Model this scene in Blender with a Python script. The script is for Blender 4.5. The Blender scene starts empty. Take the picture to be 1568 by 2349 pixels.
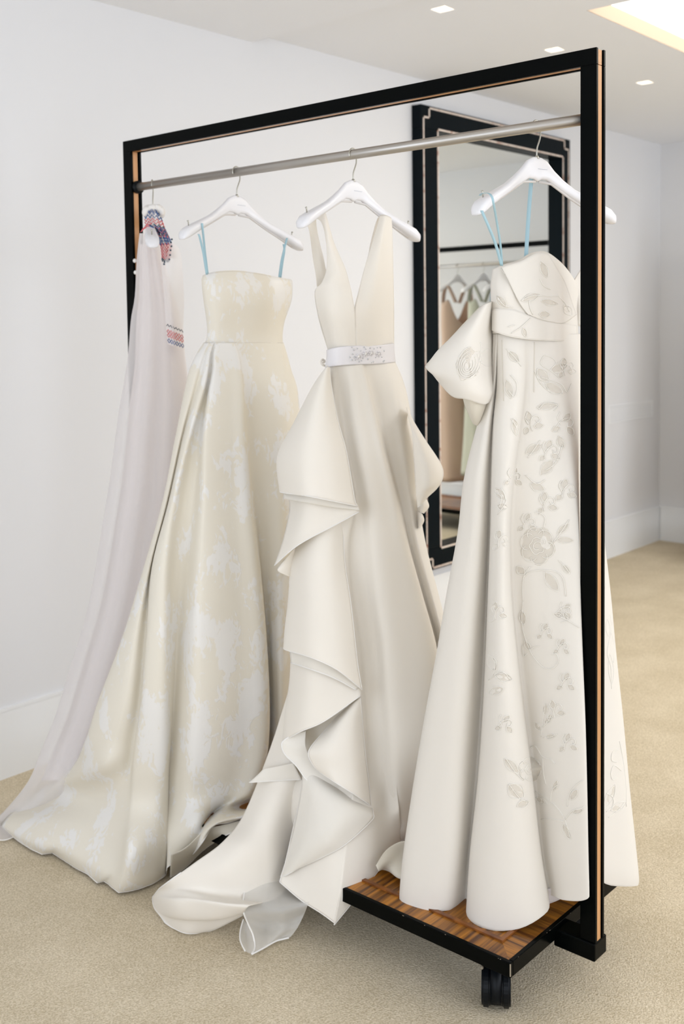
import bpy, bmesh, math, random
from mathutils import Vector, Matrix
from mathutils.bvhtree import BVHTree

random.seed(7)
S = bpy.context.scene
COL = S.collection

# ------------------------------------------------------------------ camera
FPX, CXP, CYP = 2449.85, 784.0, 894.96          # focal length and principal point in photo pixels
FW = Vector((0.7500, 0.6588, -0.0602)).normalized()
RT = Vector((0.6594, -0.7517, -0.0131)); RT = (RT - FW * RT.dot(FW)).normalized()
UP = RT.cross(FW)
EYE = Vector((0, 0, 1.45))
cd = bpy.data.cameras.new('camera'); cam = bpy.data.objects.new('camera', cd); COL.objects.link(cam)
cd.sensor_fit = 'VERTICAL'; cd.sensor_height = 36.0; cd.lens = FPX / 2349 * 36.0
cd.shift_x = 0.0; cd.shift_y = (CYP - 1174.5) / 2349
cd.clip_start = 0.05; cd.clip_end = 60
cd.dof.use_dof = True; cd.dof.focus_distance = 2.15; cd.dof.aperture_fstop = 4.5
M = Matrix((RT, UP, -FW)).transposed().to_4x4(); M.translation = EYE
cam.matrix_world = M
S.camera = cam

# ------------------------------------------------------------------ world, lights, exposure
W = bpy.data.worlds.new('world'); S.world = W; W.use_nodes = True
bg = W.node_tree.nodes['Background']; bg.inputs[0].default_value = (0.80, 0.88, 1.0, 1); bg.inputs[1].default_value = 1.0
S.view_settings.view_transform = 'Standard'; S.view_settings.look = 'None'
S.view_settings.gamma = 1.0; S.view_settings.use_curve_mapping = False
S.view_settings.exposure = 0.19

def area(name, loc, target, sx, sy, power, col):
    l = bpy.data.lights.new(name, 'AREA'); l.shape = 'RECTANGLE'; l.size = sx; l.size_y = sy
    l.energy = power; l.color = col
    o = bpy.data.objects.new(name, l); COL.objects.link(o); o.location = loc
    o.rotation_euler = (Vector(target) - Vector(loc)).to_track_quat('-Z', 'Y').to_euler()
    return o
# daylight coming in through the window openings
area('daylight_back_window', (-2.15, 1.35, 1.35), (0, 1.35, 1.35), 2.3, 2.0, 38, (0.80, 0.87, 1.0))
area('daylight_back_window_far', (-2.15, -1.6, 1.35), (0, -1.6, 1.35), 2.3, 2.0, 34, (0.80, 0.87, 1.0))
area('daylight_side_window', (1.0, -3.35, 1.35), (1.0, 0, 1.35), 2.6, 2.0, 52, (0.82, 0.88, 1.0))
area('daylight_side_window_far', (4.6, -3.35, 1.35), (4.6, 0, 1.35), 2.6, 2.0, 72, (0.82, 0.88, 1.0))

# ------------------------------------------------------------------ materials
def mat(name, col, rough=0.6, metal=0.0, spec=0.5, emis=None, estr=0.0, **kw):
    m = bpy.data.materials.new(name); m.use_nodes = True
    b = m.node_tree.nodes['Principled BSDF']
    b.inputs['Base Color'].default_value = (*col, 1); b.inputs['Roughness'].default_value = rough
    b.inputs['Metallic'].default_value = metal; b.inputs['Specular IOR Level'].default_value = spec
    if emis: b.inputs['Emission Color'].default_value = (*emis, 1); b.inputs['Emission Strength'].default_value = estr
    for k, v in kw.items(): b.inputs[k.replace('_', ' ')].default_value = v
    return m
def N(m, t, **kw):
    n = m.node_tree.nodes.new(t)
    for k, v in kw.items():
        if k in n.inputs.keys(): n.inputs[k].default_value = v
        else: setattr(n, k, v)
    return n
def L(m, a, b): m.node_tree.links.new(a, b)
def coords(m, scale=(1, 1, 1), kind='Object'):
    tc = N(m, 'ShaderNodeTexCoord'); mp = N(m, 'ShaderNodeMapping'); mp.inputs['Scale'].default_value = scale
    mp.inputs['Location'].default_value = (.37, .12, .21); L(m, tc.outputs[kind], mp.inputs['Vector']); return mp.outputs['Vector']
def noise_bump(m, scale, strength, dist=0.001, vscale=(1, 1, 1)):
    v = coords(m, vscale); n = N(m, 'ShaderNodeTexNoise'); n.inputs['Scale'].default_value = scale; n.inputs['Detail'].default_value = 3
    L(m, v, n.inputs['Vector']); b = N(m, 'ShaderNodeBump'); b.inputs['Strength'].default_value = strength; b.inputs['Distance'].default_value = dist
    L(m, n.outputs['Fac'], b.inputs['Height']); P = m.node_tree.nodes['Principled BSDF']; L(m, b.outputs[0], P.inputs['Normal'])
    return n, b
def translucent(m, amount, col):
    """mix a translucent lobe in: light passes through the cloth"""
    nt = m.node_tree; P = nt.nodes['Principled BSDF']; out = nt.nodes['Material Output']
    t = N(m, 'ShaderNodeBsdfTranslucent'); t.inputs[0].default_value = (*col, 1)
    mx = N(m, 'ShaderNodeMixShader'); mx.inputs[0].default_value = amount
    L(m, P.outputs[0], mx.inputs[1]); L(m, t.outputs[0], mx.inputs[2]); L(m, mx.outputs[0], out.inputs[0]); return mx
def sheer(m, alpha):
    nt = m.node_tree; out = nt.nodes['Material Output']; src = out.inputs[0].links[0].from_socket
    t = N(m, 'ShaderNodeBsdfTransparent'); mx = N(m, 'ShaderNodeMixShader')
    # fine net: more threads meet the eye at grazing angles
    lw = N(m, 'ShaderNodeLayerWeight'); lw.inputs[0].default_value = 0.35
    mr = N(m, 'ShaderNodeMapRange'); mr.inputs['To Min'].default_value = alpha; mr.inputs['To Max'].default_value = min(1, alpha + .35)
    L(m, lw.outputs['Facing'], mr.inputs['Value']); L(m, mr.outputs[0], mx.inputs[0])
    L(m, t.outputs[0], mx.inputs[1]); L(m, src, mx.inputs[2]); L(m, mx.outputs[0], out.inputs[0])

M_wall = mat('wall_paint', (0.755, 0.748, 0.745), 0.7, spec=0.3); noise_bump(M_wall, 60, 0.03)
M_ceil = mat('ceiling_paint', (0.90, 0.905, 0.92), 0.8, spec=0.2)
M_trim = mat('trim_paint', (0.85, 0.85, 0.84), 0.4)
M_black = mat('black_lacquer', (0.0015, 0.002, 0.0018), 0.2, spec=0.05); noise_bump(M_black, 25, 0.02)
M_blackm = mat('black_mirror_frame', (0.003, 0.006, 0.008), 0.35, spec=0.06)
M_rub = mat('black_plastic', (0.004, 0.005, 0.006), 0.42, spec=.15)
M_chip = mat('chipped_edge', (0.30, 0.25, 0.18), 0.7)
M_steel = mat('brushed_steel', (0.46, 0.43, 0.39), 0.38, metal=0.85)
n_, b_ = noise_bump(M_steel, 30, 0.1, 0.0005, (1, .05, 8))
M_hook = mat('hook_steel', (0.50, 0.48, 0.42), 0.3, metal=0.9)
M_hang = mat('white_lacquer', (0.84, 0.82, 0.82), 0.28, spec=0.5)
M_print = mat('grey_print', (0.45, 0.46, 0.50), .5)
M_groove = mat('groove_felt', (0.72, 0.68, 0.64), 0.8)
M_blue = mat('blue_ribbon', (0.50, 0.71, 0.77), 0.4); translucent(M_blue, .25, (0.50, 0.71, 0.77))
M_blue2 = mat('bright_blue_ribbon', (0.22, 0.50, 0.72), 0.4)
M_glass = mat('mirror_glass', (0.90, 0.93, 0.91), 0.015, metal=1.0)
M_pane = mat('window_glass', (0.9, 0.95, 0.95), 0.02, Transmission_Weight=1.0)
M_panel = mat('ceiling_light_panel', (1, .97, .88), 0.5, emis=(1.0, 0.96, 0.88), estr=2.7)
M_cove = mat('cove_warm_lit', (0.46, 0.36, 0.27), 0.7)  # warm light on the well's sides is put into this tan colour
M_ring = mat('lamp_trim', (0.85, 0.83, 0.80), 0.4)
M_lamp = mat('lamp_glow', (1, .9, .75), 0.5, emis=(1.0, 0.88, 0.68), estr=6.0)
M_reflector = mat('lamp_reflector', (0.75, 0.66, 0.5), 0.3, metal=.6)

def wood(name, c1, c2, vscale, rough=0.28):
    m = mat(name, c1, rough, spec=.45); v = coords(m, vscale)
    n = N(m, 'ShaderNodeTexNoise'); n.inputs['Scale'].default_value = 1.0; n.inputs['Detail'].default_value = 5; n.inputs['Distortion'].default_value = .35
    L(m, v, n.inputs['Vector']); r = N(m, 'ShaderNodeValToRGB'); r.color_ramp.elements[0].position = .34; r.color_ramp.elements[1].position = .66
    r.color_ramp.elements[0].color = (*c2, 1); r.color_ramp.elements[1].color = (*c1, 1)
    L(m, n.outputs['Fac'], r.inputs[0]); L(m, r.outputs[0], m.node_tree.nodes['Principled BSDF'].inputs['Base Color']); return m
M_woodx = wood('veneer_grain_across_depth', (0.50, 0.195, 0.022), (0.085, 0.026, 0.005), (4, 95, 10))
M_woody = wood('veneer_grain_along_length', (0.50, 0.195, 0.022), (0.085, 0.026, 0.005), (95, 4, 10))
M_woodm = wood('moulding_wood', (0.30, 0.105, 0.022), (0.13, 0.04, 0.01), (30, 30, 30))
M_woodz = wood('post_core_wood', (0.62, 0.32, 0.13), (0.50, 0.235, 0.085), (160, 160, 3), .35)

# carpet
M_carp = mat('carpet', (0.50, 0.42, 0.31), 0.95, spec=0.1)
v = coords(M_carp); n1 = N(M_carp, 'ShaderNodeTexNoise'); n1.inputs['Scale'].default_value = 230; n1.inputs['Detail'].default_value = 2
L(M_carp, v, n1.inputs['Vector']); n2 = N(M_carp, 'ShaderNodeTexNoise'); n2.inputs['Scale'].default_value = 5; L(M_carp, v, n2.inputs['Vector'])
ad = N(M_carp, 'ShaderNodeMath', operation='MULTIPLY_ADD'); ad.inputs[1].default_value = .35
L(M_carp, n2.outputs['Fac'], ad.inputs[0]); L(M_carp, n1.outputs['Fac'], ad.inputs[2])
rp = N(M_carp, 'ShaderNodeValToRGB'); rp.color_ramp.elements[0].position = .35; rp.color_ramp.elements[1].position = 1.0
rp.color_ramp.elements[0].color = (0.46, 0.372, 0.235, 1); rp.color_ramp.elements[1].color = (0.83, 0.72, 0.545, 1)
L(M_carp, ad.outputs[0], rp.inputs[0]); L(M_carp, rp.outputs[0], M_carp.node_tree.nodes['Principled BSDF'].inputs['Base Color'])
bp = N(M_carp, 'ShaderNodeBump'); bp.inputs['Strength'].default_value = .6; bp.inputs['Distance'].default_value = .004
L(M_carp, n1.outputs['Fac'], bp.inputs['Height']); L(M_carp, bp.outputs[0], M_carp.node_tree.nodes['Principled BSDF'].inputs['Normal'])

def cloth(name, col, rough=.6, tr=.18, trc=None, sheen=.2, bump=.12):
    m = mat(name, col, rough, spec=.25, Sheen_Weight=sheen); noise_bump(m, 500, bump, .0006); translucent(m, tr, trc or col); return m
M_crepe = cloth('ivory_crepe', (0.95, 0.89, 0.795), .6, .16, (0.97, 0.88, 0.66))
M_mikado = cloth('cream_mikado', (0.89, 0.835, 0.75), .62, .16, (0.93, 0.86, 0.69))
M_lining = cloth('cream_lining', (0.80, 0.74, 0.62), .6, .15, (0.88, 0.80, 0.62))
M_belt = cloth('satin_belt', (0.85, 0.81, 0.80), .35, .05)
M_pink = cloth('blush_lining', (0.95, 0.885, 0.86), .7, .25, (0.96, 0.87, 0.82))
M_tulle = cloth('blush_tulle', (0.97, 0.925, 0.905), .7, .22, (0.97, 0.92, 0.89)); sheer(M_tulle, .42)
M_organza = cloth('white_organza', (0.95, 0.92, 0.86), .45, .18, (0.95, 0.9, 0.8)); sheer(M_organza, .50)
M_organza2 = cloth('dense_organza', (0.96, 0.91, 0.82), .5, .12, (0.95, 0.88, 0.74)); sheer(M_organza2, .82)
M_hemband = cloth('bound_hem', (0.96, 0.92, 0.86), .45, .1)
M_thread = cloth('embroidery_thread', (0.90, 0.85, 0.76), .5, .05)
M_net = cloth('embroidery_net', (0.84, 0.77, 0.66), .7, .1); sheer(M_net, .28)
M_pearl = mat('pearl_bead', (0.85, 0.81, 0.76), .18)
M_crystal = mat('crystal_bead', (0.62, 0.62, 0.62), .08, metal=.6)
M_red = mat('red_stitch', (0.78, 0.17, 0.18), .7); M_navy = mat('blue_stitch', (0.06, 0.14, 0.36), .7); M_dk = mat('dark_stitch', (0.05, 0.08, 0.11), .7)
M_peach = cloth('peach_cloth', (0.70, 0.52, 0.40), .7); M_pale = cloth('pale_green_cloth', (0.66, 0.66, 0.54), .7); M_offw = cloth('white_cloth', (0.76, 0.74, 0.68), .7)

# jacquard organza: woven satin leaf sprays on a duller ground
M_jac = mat('floral_jacquard', (0.80, 0.755, 0.64), .6, spec=.3)
def jacquard(m, ground, leaf):
    P = m.node_tree.nodes['Principled BSDF']
    v = coords(m, (1, 1, .55))
    big = N(m, 'ShaderNodeTexNoise'); big.inputs['Scale'].default_value = 13; big.inputs['Detail'].default_value = 1.5; L(m, v, big.inputs['Vector'])
    vor = N(m, 'ShaderNodeTexNoise'); vor.inputs['Scale'].default_value = 48; vor.inputs['Detail'].default_value = 3; vor.inputs['Distortion'].default_value = 1.6; L(m, v, vor.inputs['Vector'])
    ma = N(m, 'ShaderNodeMath', operation='MULTIPLY_ADD'); ma.inputs[1].default_value = .62; L(m, vor.outputs['Fac'], ma.inputs[0]); L(m, big.outputs['Fac'], ma.inputs[2])
    r = N(m, 'ShaderNodeValToRGB'); r.color_ramp.elements[0].position = .855; r.color_ramp.elements[1].position = .890
    L(m, ma.outputs[0], r.inputs[0])
    mc = N(m, 'ShaderNodeMix', data_type='RGBA'); mc.inputs[6].default_value = (*ground, 1); mc.inputs[7].default_value = (*leaf, 1)
    L(m, r.outputs[0], mc.inputs[0]); L(m, mc.outputs[2], P.inputs['Base Color'])
    rr = N(m, 'ShaderNodeMapRange'); rr.inputs['To Min'].default_value = .65; rr.inputs['To Max'].default_value = .33; L(m, r.outputs[0], rr.inputs['Value']); L(m, rr.outputs[0], P.inputs['Roughness'])
    b = N(m, 'ShaderNodeBump'); b.inputs['Strength'].default_value = .35; b.inputs['Distance'].default_value = .0015; L(m, r.outputs[0], b.inputs['Height']); L(m, b.outputs[0], P.inputs['Normal'])
jacquard(M_jac, (0.93, 0.868, 0.745), (0.965, 0.935, 0.885)); translucent(M_jac, .18, (0.93, 0.85, 0.66))

# ------------------------------------------------------------------ object helpers
def put(name, me, m, parent=None, smooth=False):
    me.materials.append(m)
    if smooth:
        for p in me.polygons: p.use_smooth = True
    o = bpy.data.objects.new(name, me); COL.objects.link(o)
    if parent: o.parent = parent
    return o
def obj(name, bm, m, parent=None, smooth=False):
    me = bpy.data.meshes.new(name); bm.normal_update(); bm.to_mesh(me); bm.free(); return put(name, me, m, parent, smooth)
def empty(name, label=None, cat=None, group=None):
    o = bpy.data.objects.new(name, None); o.empty_display_size = .05; COL.objects.link(o)
    if label: tag(o, label, cat, group)
    return o
def tag(o, label, cat, group=None):
    o['label'] = label; o['category'] = cat
    if group: o['group'] = group
    return o
def struct(o): o['kind'] = 'structure'; return o
def box(bm, a, b, bev=0.0):
    a, b = Vector(a), Vector(b); r = bmesh.ops.create_cube(bm, size=1)
    for v in r['verts']: v.co = Vector([(a[i] + b[i]) / 2 + v.co[i] * (b[i] - a[i]) for i in range(3)])
    if bev:
        es = {e for v in r['verts'] for e in v.link_edges}
        bmesh.ops.bevel(bm, geom=list(es), offset=bev, segments=2, affect='EDGES', profile=.5)
    return bm
def B(*boxes, bev=0.0):
    bm = bmesh.new()
    for a, b in boxes: box(bm, a, b, bev)
    return bm
def poly_prism(bm, pts, z0, z1):
    n = len(pts); lo = [bm.verts.new((x, y, z0)) for x, y in pts]; hi = [bm.verts.new((x, y, z1)) for x, y in pts]
    bm.faces.new(hi); bm.faces.new(lo[::-1])
    for i in range(n): bm.faces.new((lo[i], lo[(i + 1) % n], hi[(i + 1) % n], hi[i]))
    return bm
def tube(bm, pts, r, seg=8, cap=True, flat=None):
    """sweep a circle (or flat ellipse) of radius r (number or list) along pts"""
    pts = [Vector(p) for p in pts]; n = len(pts); rings = []; prev = None
    for i, p in enumerate(pts):
        t = (pts[min(i + 1, n - 1)] - pts[max(i - 1, 0)])
        if t.length < 1e-9: t = Vector((0, 0, 1))
        t.normalize()
        if prev is None:
            a = Vector((0, 0, 1)) if abs(t.z) < .9 else Vector((1, 0, 0)); u = t.cross(a).normalized()
        else:
            u = prev - t * prev.dot(t)
            if u.length < 1e-6: u = t.cross(Vector((0, 0, 1)))
            u.normalize()
        prev = u; w = t.cross(u); rr = r[i] if isinstance(r, (list, tuple)) else r
        rings.append([bm.verts.new(p + (u * math.cos(2 * math.pi * k / seg) + w * math.sin(2 * math.pi * k / seg)) * rr) for k in range(seg)])
    for a, b in zip(rings, rings[1:]):
        for k in range(seg): bm.faces.new((a[k], a[(k + 1) % seg], b[(k + 1) % seg], b[k]))
    if cap and seg > 2: bm.faces.new(rings[0][::-1]); bm.faces.new(rings[-1])
    return bm
def crom(p, t):
    """Catmull-Rom through list p at t in [0,len-1]"""
    n = len(p); i = min(int(t), n - 2); f = t - i
    a, b, c, d = p[max(i - 1, 0)], p[i], p[i + 1], p[min(i + 2, n - 1)]
    return (b * 2 + (c - a) * f + (a * 2 - b * 5 + c * 4 - d) * f * f + (b * 3 - a - c * 3 + d) * f * f * f) * .5
def smooth_line(pts, k=6):
    pts = [Vector(p) for p in pts]
    return [crom(pts, i / k) for i in range((len(pts) - 1) * k)] + [pts[-1]]

# photo pixel -> ray; a garment frame turns (pixel, offset towards the viewer) into a real 3-D point
def ray(px, py): return FW + RT * ((px - CXP) / FPX) + UP * ((CYP - py) / FPX)
class Frame:
    def __init__(s, x, y):
        s.c = Vector((x, y, 0)); s.D = s.c.length; s.n = s.c.normalized()
    def P(s, px, py, w):
        d = ray(px, py)
        if isinstance(w, tuple): return EYE + d * ((w[0] - EYE.z) / d.z)     # (height,) : the point lies at that height
        h = Vector((d.x, d.y, 0)).dot(s.n); return EYE + d * ((s.D - w) / h)
def row(fr, pc, py, pxs, offs, amp=1, tilt=0, b=0, w0=0, pys=None, zs=None):
    out = []; lo, hi = min(pxs), max(pxs)
    for i, px in enumerate(pxs):
        y = pys[i] if pys else py; u = 2 * (px - lo) / (hi - lo) - 1
        w = w0 + amp * offs[i] * .01 + b * math.sqrt(max(0, 1 - u * u)) - tilt * (px - pc) * fr.D / FPX
        out.append((px, y, (zs[i],) if zs and zs.get(i) is not None else w))
    return out
class Sheet:
    """cloth surface through a net of control points; closed adds a back so that it is a tube"""
    def __init__(s, fr, rows, closed=False, back=0.1, nb=5, ku=4, kv=5, world=False):
        net = [[Vector(q) if world else fr.P(*q) for q in r] for r in rows]
        if closed:
            bk = back if isinstance(back, (list, tuple)) else [back] * len(net)
            for r, bb in zip(net, bk):
                a, b = r[-1].copy(), r[0].copy(); n = fr.n
                for i in range(1, nb + 1):
                    f = i / (nb + 1); r.append(a.lerp(b, f) + n * bb * math.sin(math.pi * f))
        m = len(net[0]); nv = (len(net) - 1) * kv + 1
        fine = []
        for c in range(m): fine.append([crom([r[c] for r in net], min(j / kv, len(net) - 1)) for j in range(nv)])
        s.g = []
        for j in range(nv):
            line = [fine[c][j] for c in range(m)]
            if closed:
                ext = [line[-1]] + line + [line[0], line[1]]; nn = m
                s.g.append([crom(ext, 1 + i / ku) for i in range(nn * ku)])
            else: s.g.append([crom(line, i / ku) for i in range((m - 1) * ku)] + [line[-1]])
        s.closed = closed; s.nu = len(s.g[0]); s.nv = nv; s._b = None
        for r in s.g:
            for p in r: p.z = max(p.z, .006)
    def faces(s):
        f = []; n = s.nu; e = n if s.closed else n - 1
        for j in range(s.nv - 1):
            for i in range(e): k = (i + 1) % n; f.append((j * n + i, j * n + k, (j + 1) * n + k, (j + 1) * n + i))
        return f
    def mesh(s, name, m, parent, thick=.0015):
        me = bpy.data.meshes.new(name); me.from_pydata([p for r in s.g for p in r], [], s.faces()); me.update()
        o = put(name, me, m, parent, True)
        if thick: md = o.modifiers.new('cloth thickness', 'SOLIDIFY'); md.thickness = thick; md.offset = 0
        return o
    def bvh(s):
        if not s._b: s._b = BVHTree.FromPolygons([p for r in s.g for p in r], s.faces())
        return s._b
    def hit(s, px, py, off=.0012):
        d = ray(px, py).normalized(); h = s.bvh().ray_cast(EYE, d)
        return None if h[0] is None else h[0] - d * off
    def edge(s, which):
        return {'bottom': s.g[-1], 'top': s.g[0], 'left': [r[0] for r in s.g], 'right': [r[-1] for r in s.g]}[which]
def band(name, lines, r, m, parent):
    bm = bmesh.new()
    for l in lines: tube(bm, l, r, 6)
    return obj(name, bm, m, parent, True)

# ------------------------------------------------------------------ room shell
XW, YW, HC, XB, YB = 6.66, 3.065, 2.5986, -2.2, -3.4
struct(obj('floor', B(((XB - .2, YB - .2, -.1), (XW + .2, YW + .2, 0))), M_carp))
struct(obj('wall_left', B(((XB - .2, YW, 0), (XW + .2, YW + .15, HC + .1))), M_wall))
struct(obj('wall_far', B(((XW, YB, 0), (XW + .15, YW, HC + .1))), M_wall))
def wall_with_windows(name, axis, at, thick, lo, hi, wins, z0, z1):
    segs = []; p = lo
    def seg(a, b, za, zb):
        if axis == 'x': segs.append(((at - thick, a, za), (at, b, zb)))
        else: segs.append(((a, at - thick, za), (b, at, zb)))
    for a, b in wins: seg(p, a, 0, HC + .1); seg(a, b, 0, z0); seg(a, b, z1, HC + .1); p = b
    seg(p, hi, 0, HC + .1)
    struct(obj(name, B(*segs), M_wall))
    for i, (a, b) in enumerate(wins):
        fr = []; t = .05
        def s2(a_, b_, za, zb, d0=.02, d1=.07):
            return ((at - d1, a_, za), (at - d0, b_, zb)) if axis == 'x' else ((a_, at - d1, za), (b_, at - d0, zb))
        w = struct(obj('window_%d' % win_no[0], B(s2(a, b, z0, z0 + t), s2(a, b, z1 - t, z1), s2(a, a + t, z0 + t, z1 - t), s2(b - t, b, z0 + t, z1 - t),
            s2((a + b) / 2 - t / 2, (a + b) / 2 + t / 2, z0 + t, z1 - t)), M_trim)); win_no[0] += 1
        for c, d in ((a + t, (a + b) / 2 - t / 2), ((a + b) / 2 + t / 2, b - t)):
            obj('pane', B(s2(c, d, z0 + t, z1 - t, .042, .048)), M_pane, w)
win_no = [1]
wall_with_windows('wall_back', 'x', XB, .15, YB, YW, [(-2.75, -.45), (.2, 2.5)], .35, 2.35)
wall_with_windows('wall_right', 'y', YB, .15, XB, XW, [(-.3, 2.3), (3.3, 5.9)], .35, 2.35)
# ceiling with a shallow light well and square downlight holes
WX0, WX1, WY0, WY1 = 3.625, 5.25, -1.2, 1.962
LAMPS = [(3.245, 2.337), (4.046, 2.337), (4.898, 2.337), (2.44, 2.337)]
h = .034; cs = [((XB - .2, YB - .2, HC), (WX0, LAMPS[0][1] - h, HC + .06)), ((WX0, WY1, HC), (XW + .2, LAMPS[0][1] - h, HC + .06)),
      ((WX1, YB - .2, HC), (XW + .2, WY1, HC + .06)), ((WX0, YB - .2, HC), (WX1, WY0, HC + .06)), ((XB - .2, LAMPS[0][1] + h, HC), (XW + .2, YW + .2, HC + .06))]
p = XB - .2
for lx, ly in sorted(LAMPS): cs.append(((p, ly - h, HC), (lx - h, ly + h, HC + .06))); p = lx + h
cs.append(((p, LAMPS[0][1] - h, HC), (XW + .2, LAMPS[0][1] + h, HC + .06)))
cs.append(((XB - .2, YB - .2, HC + .1), (XW + .2, YW + .2, HC + .16)))
cs.append(((XB, YB, HC - .0345), (2.40, YW, HC)))                       # lower bulkhead over the near end of the room
cs.append(((2.48, YB, HC - .0345), (2.98, YW, HC)))
cs.append(((2.40, YB, HC - .0345), (2.48, 2.30, HC))); cs.append(((2.40, 2.38, HC - .0345), (2.48, YW, HC)))
struct(obj('ceiling', B(*cs), M_ceil))
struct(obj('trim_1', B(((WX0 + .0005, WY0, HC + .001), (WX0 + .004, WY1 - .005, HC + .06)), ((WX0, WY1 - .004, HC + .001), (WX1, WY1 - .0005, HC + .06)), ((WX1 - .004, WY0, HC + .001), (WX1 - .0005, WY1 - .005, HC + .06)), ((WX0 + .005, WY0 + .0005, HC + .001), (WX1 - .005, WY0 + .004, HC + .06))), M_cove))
tag(obj('ceiling_light_panel', B(((WX0 - .01, WY0 - .01, HC + .0605), (WX1 + .01, WY1 + .01, HC + .075))), M_panel), 'large glowing rectangular light panel recessed in the ceiling at upper right', 'ceiling light')
lbl = ['square recessed downlight at the top edge, nearest to the camera', 'square recessed downlight just above the top bar of the rack', 'square recessed downlight to the right of the rack corner', 'square recessed downlight hidden above the frame over the rack']
for (lx, ly), lb in zip(LAMPS[:3], lbl):
    d = empty('downlight', lb, 'downlight', 'square recessed ceiling downlights'); d.location = (lx, ly, HC)
    k = .034; t = .003
    obj('trim_ring', B(((-k, -k, .001), (-k + t, k, .055)), ((k - t, -k, .001), (k, k, .055)), ((-k + t, -k, .001), (k - t, -k + t, .055)), ((-k + t, k - t, .001), (k - t, k, .055))), M_ring, d)
    bm = bmesh.new(); bmesh.ops.create_cone(bm, cap_ends=True, segments=20, radius1=.026, radius2=.016, depth=.02, matrix=Matrix.Translation((0, 0, .03))); obj('lamp', bm, M_lamp, d)
    obj('backplate', B(((-k + t, -k + t, .051), (k - t, k - t, .055))), M_reflector, d)
obj_f = struct(obj('trim_2', B(((2.41, 2.303, HC - .02), (2.47, 2.371, HC - .001))), M_ceil))
# skirting boards
struct(obj('baseboard_left', B(((XB, YW - .006, 0), (XW, YW, .222)), ((XB, YW - .009, .222), (XW, YW, .232))), M_trim))
struct(obj('baseboard_far', B(((XW - .006, YB, 0), (XW, YW - .01, .222)), ((XW - .009, YB, .222), (XW, YW - .01, .232))), M_trim))

# air grille low on the wall at the right
g = empty('wall_vent', 'faint white slotted air grille on the wall right of the rack post', 'vent')
g.location = (0, 0, 0)
obj('frame', B(((5.95, YW - .004, .832), (6.55, YW, .84)), ((5.95, YW - .004, .932), (6.55, YW, .94)), ((5.95, YW - .004, .84), (5.958, YW, .932)), ((6.542, YW - .004, .84), (6.55, YW, .932))), M_trim, g)
for i in range(6): obj('slat', B(((5.958, YW - .003, .849 + i * .0142), (6.542, YW, .856 + i * .0142))), M_trim, g)

# ------------------------------------------------------------------ wall mirror
def line_strip(pts, r, m, name, parent, y):
    bm = bmesh.new()
    for a, b in zip(pts, pts[1:]):
        x0, x1 = sorted((a[0], b[0])); z0, z1 = sorted((a[1], b[1])); box(bm, (x0 - r, y - .0015, z0 - r), (x1 + r, y + .002, z1 + r))
    return obj(name, bm, m, parent)
M_inlay = mat('gilt_bead_inlay', (0.60, 0.45, 0.36), .45, metal=.2)
vv = coords(M_inlay, (14, 14, 14)); ck = N(M_inlay, 'ShaderNodeTexNoise'); ck.inputs['Scale'].default_value = 3; L(M_inlay, vv, ck.inputs['Vector'])
rk = N(M_inlay, 'ShaderNodeValToRGB'); rk.color_ramp.elements[0].position = .30; rk.color_ramp.elements[1].position = .46
rk.color_ramp.elements[0].color = (.48, .27, .20, 1); rk.color_ramp.elements[1].color = (.80, .69, .60, 1)
L(M_inlay, ck.outputs['Fac'], rk.inputs[0]); L(M_inlay, rk.outputs[0], M_inlay.node_tree.nodes['Principled BSDF'].inputs['Base Color'])
mir = empty('wall_mirror', 'tall black-framed wall mirror with gilt stepped inlay lines behind the dresses', 'mirror')
X0, X1, Z0, Z1, YF = 4.004, 5.381, .278, 2.467, 3.010
gx0, gx1, gz0, gz1 = 4.139, 5.295, .383, 2.358
for nm, a, b in (('top_rail', (X0, YF, gz1), (X1, YW, Z1)), ('bottom_rail', (X0, YF, Z0), (X1, YW, gz0)), ('stile', (X0, YF, gz0), (gx0, YW, gz1)), ('stile', (gx1, YF, gz0), (X1, YW, gz1))):
    obj(nm, B((a, b), bev=.002), M_blackm, mir)
obj('glass', B(((gx0 - .002, 3.055, gz0 - .002), (gx1 + .002, 3.0645, gz1 + .002))), M_glass, mir)
i0, s = .018, .045
o = lambda x, z: (x, z)
a, b, c, d = X0 + i0, X1 - i0, Z0 + i0 * .6, Z1 - i0 * .6
line_strip([(a + s, d), (b - s, d), (b - s, d - s), (b, d - s), (b, c + s), (b - s, c + s), (b - s, c), (a + s, c), (a + s, c + s), (a, c + s), (a, d - s), (a + s, d - s), (a + s, d)], .0040, M_inlay, 'outer_inlay', mir, YF)
line_strip([(gx0 - .006, gz1 + .008), (gx1 + .008, gz1 + .008), (gx1 + .008, gz0 - .008), (gx0 - .006, gz0 - .008), (gx0 - .006, gz1 + .008)], .0044, M_inlay, 'inner_inlay', mir, YF)

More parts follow.
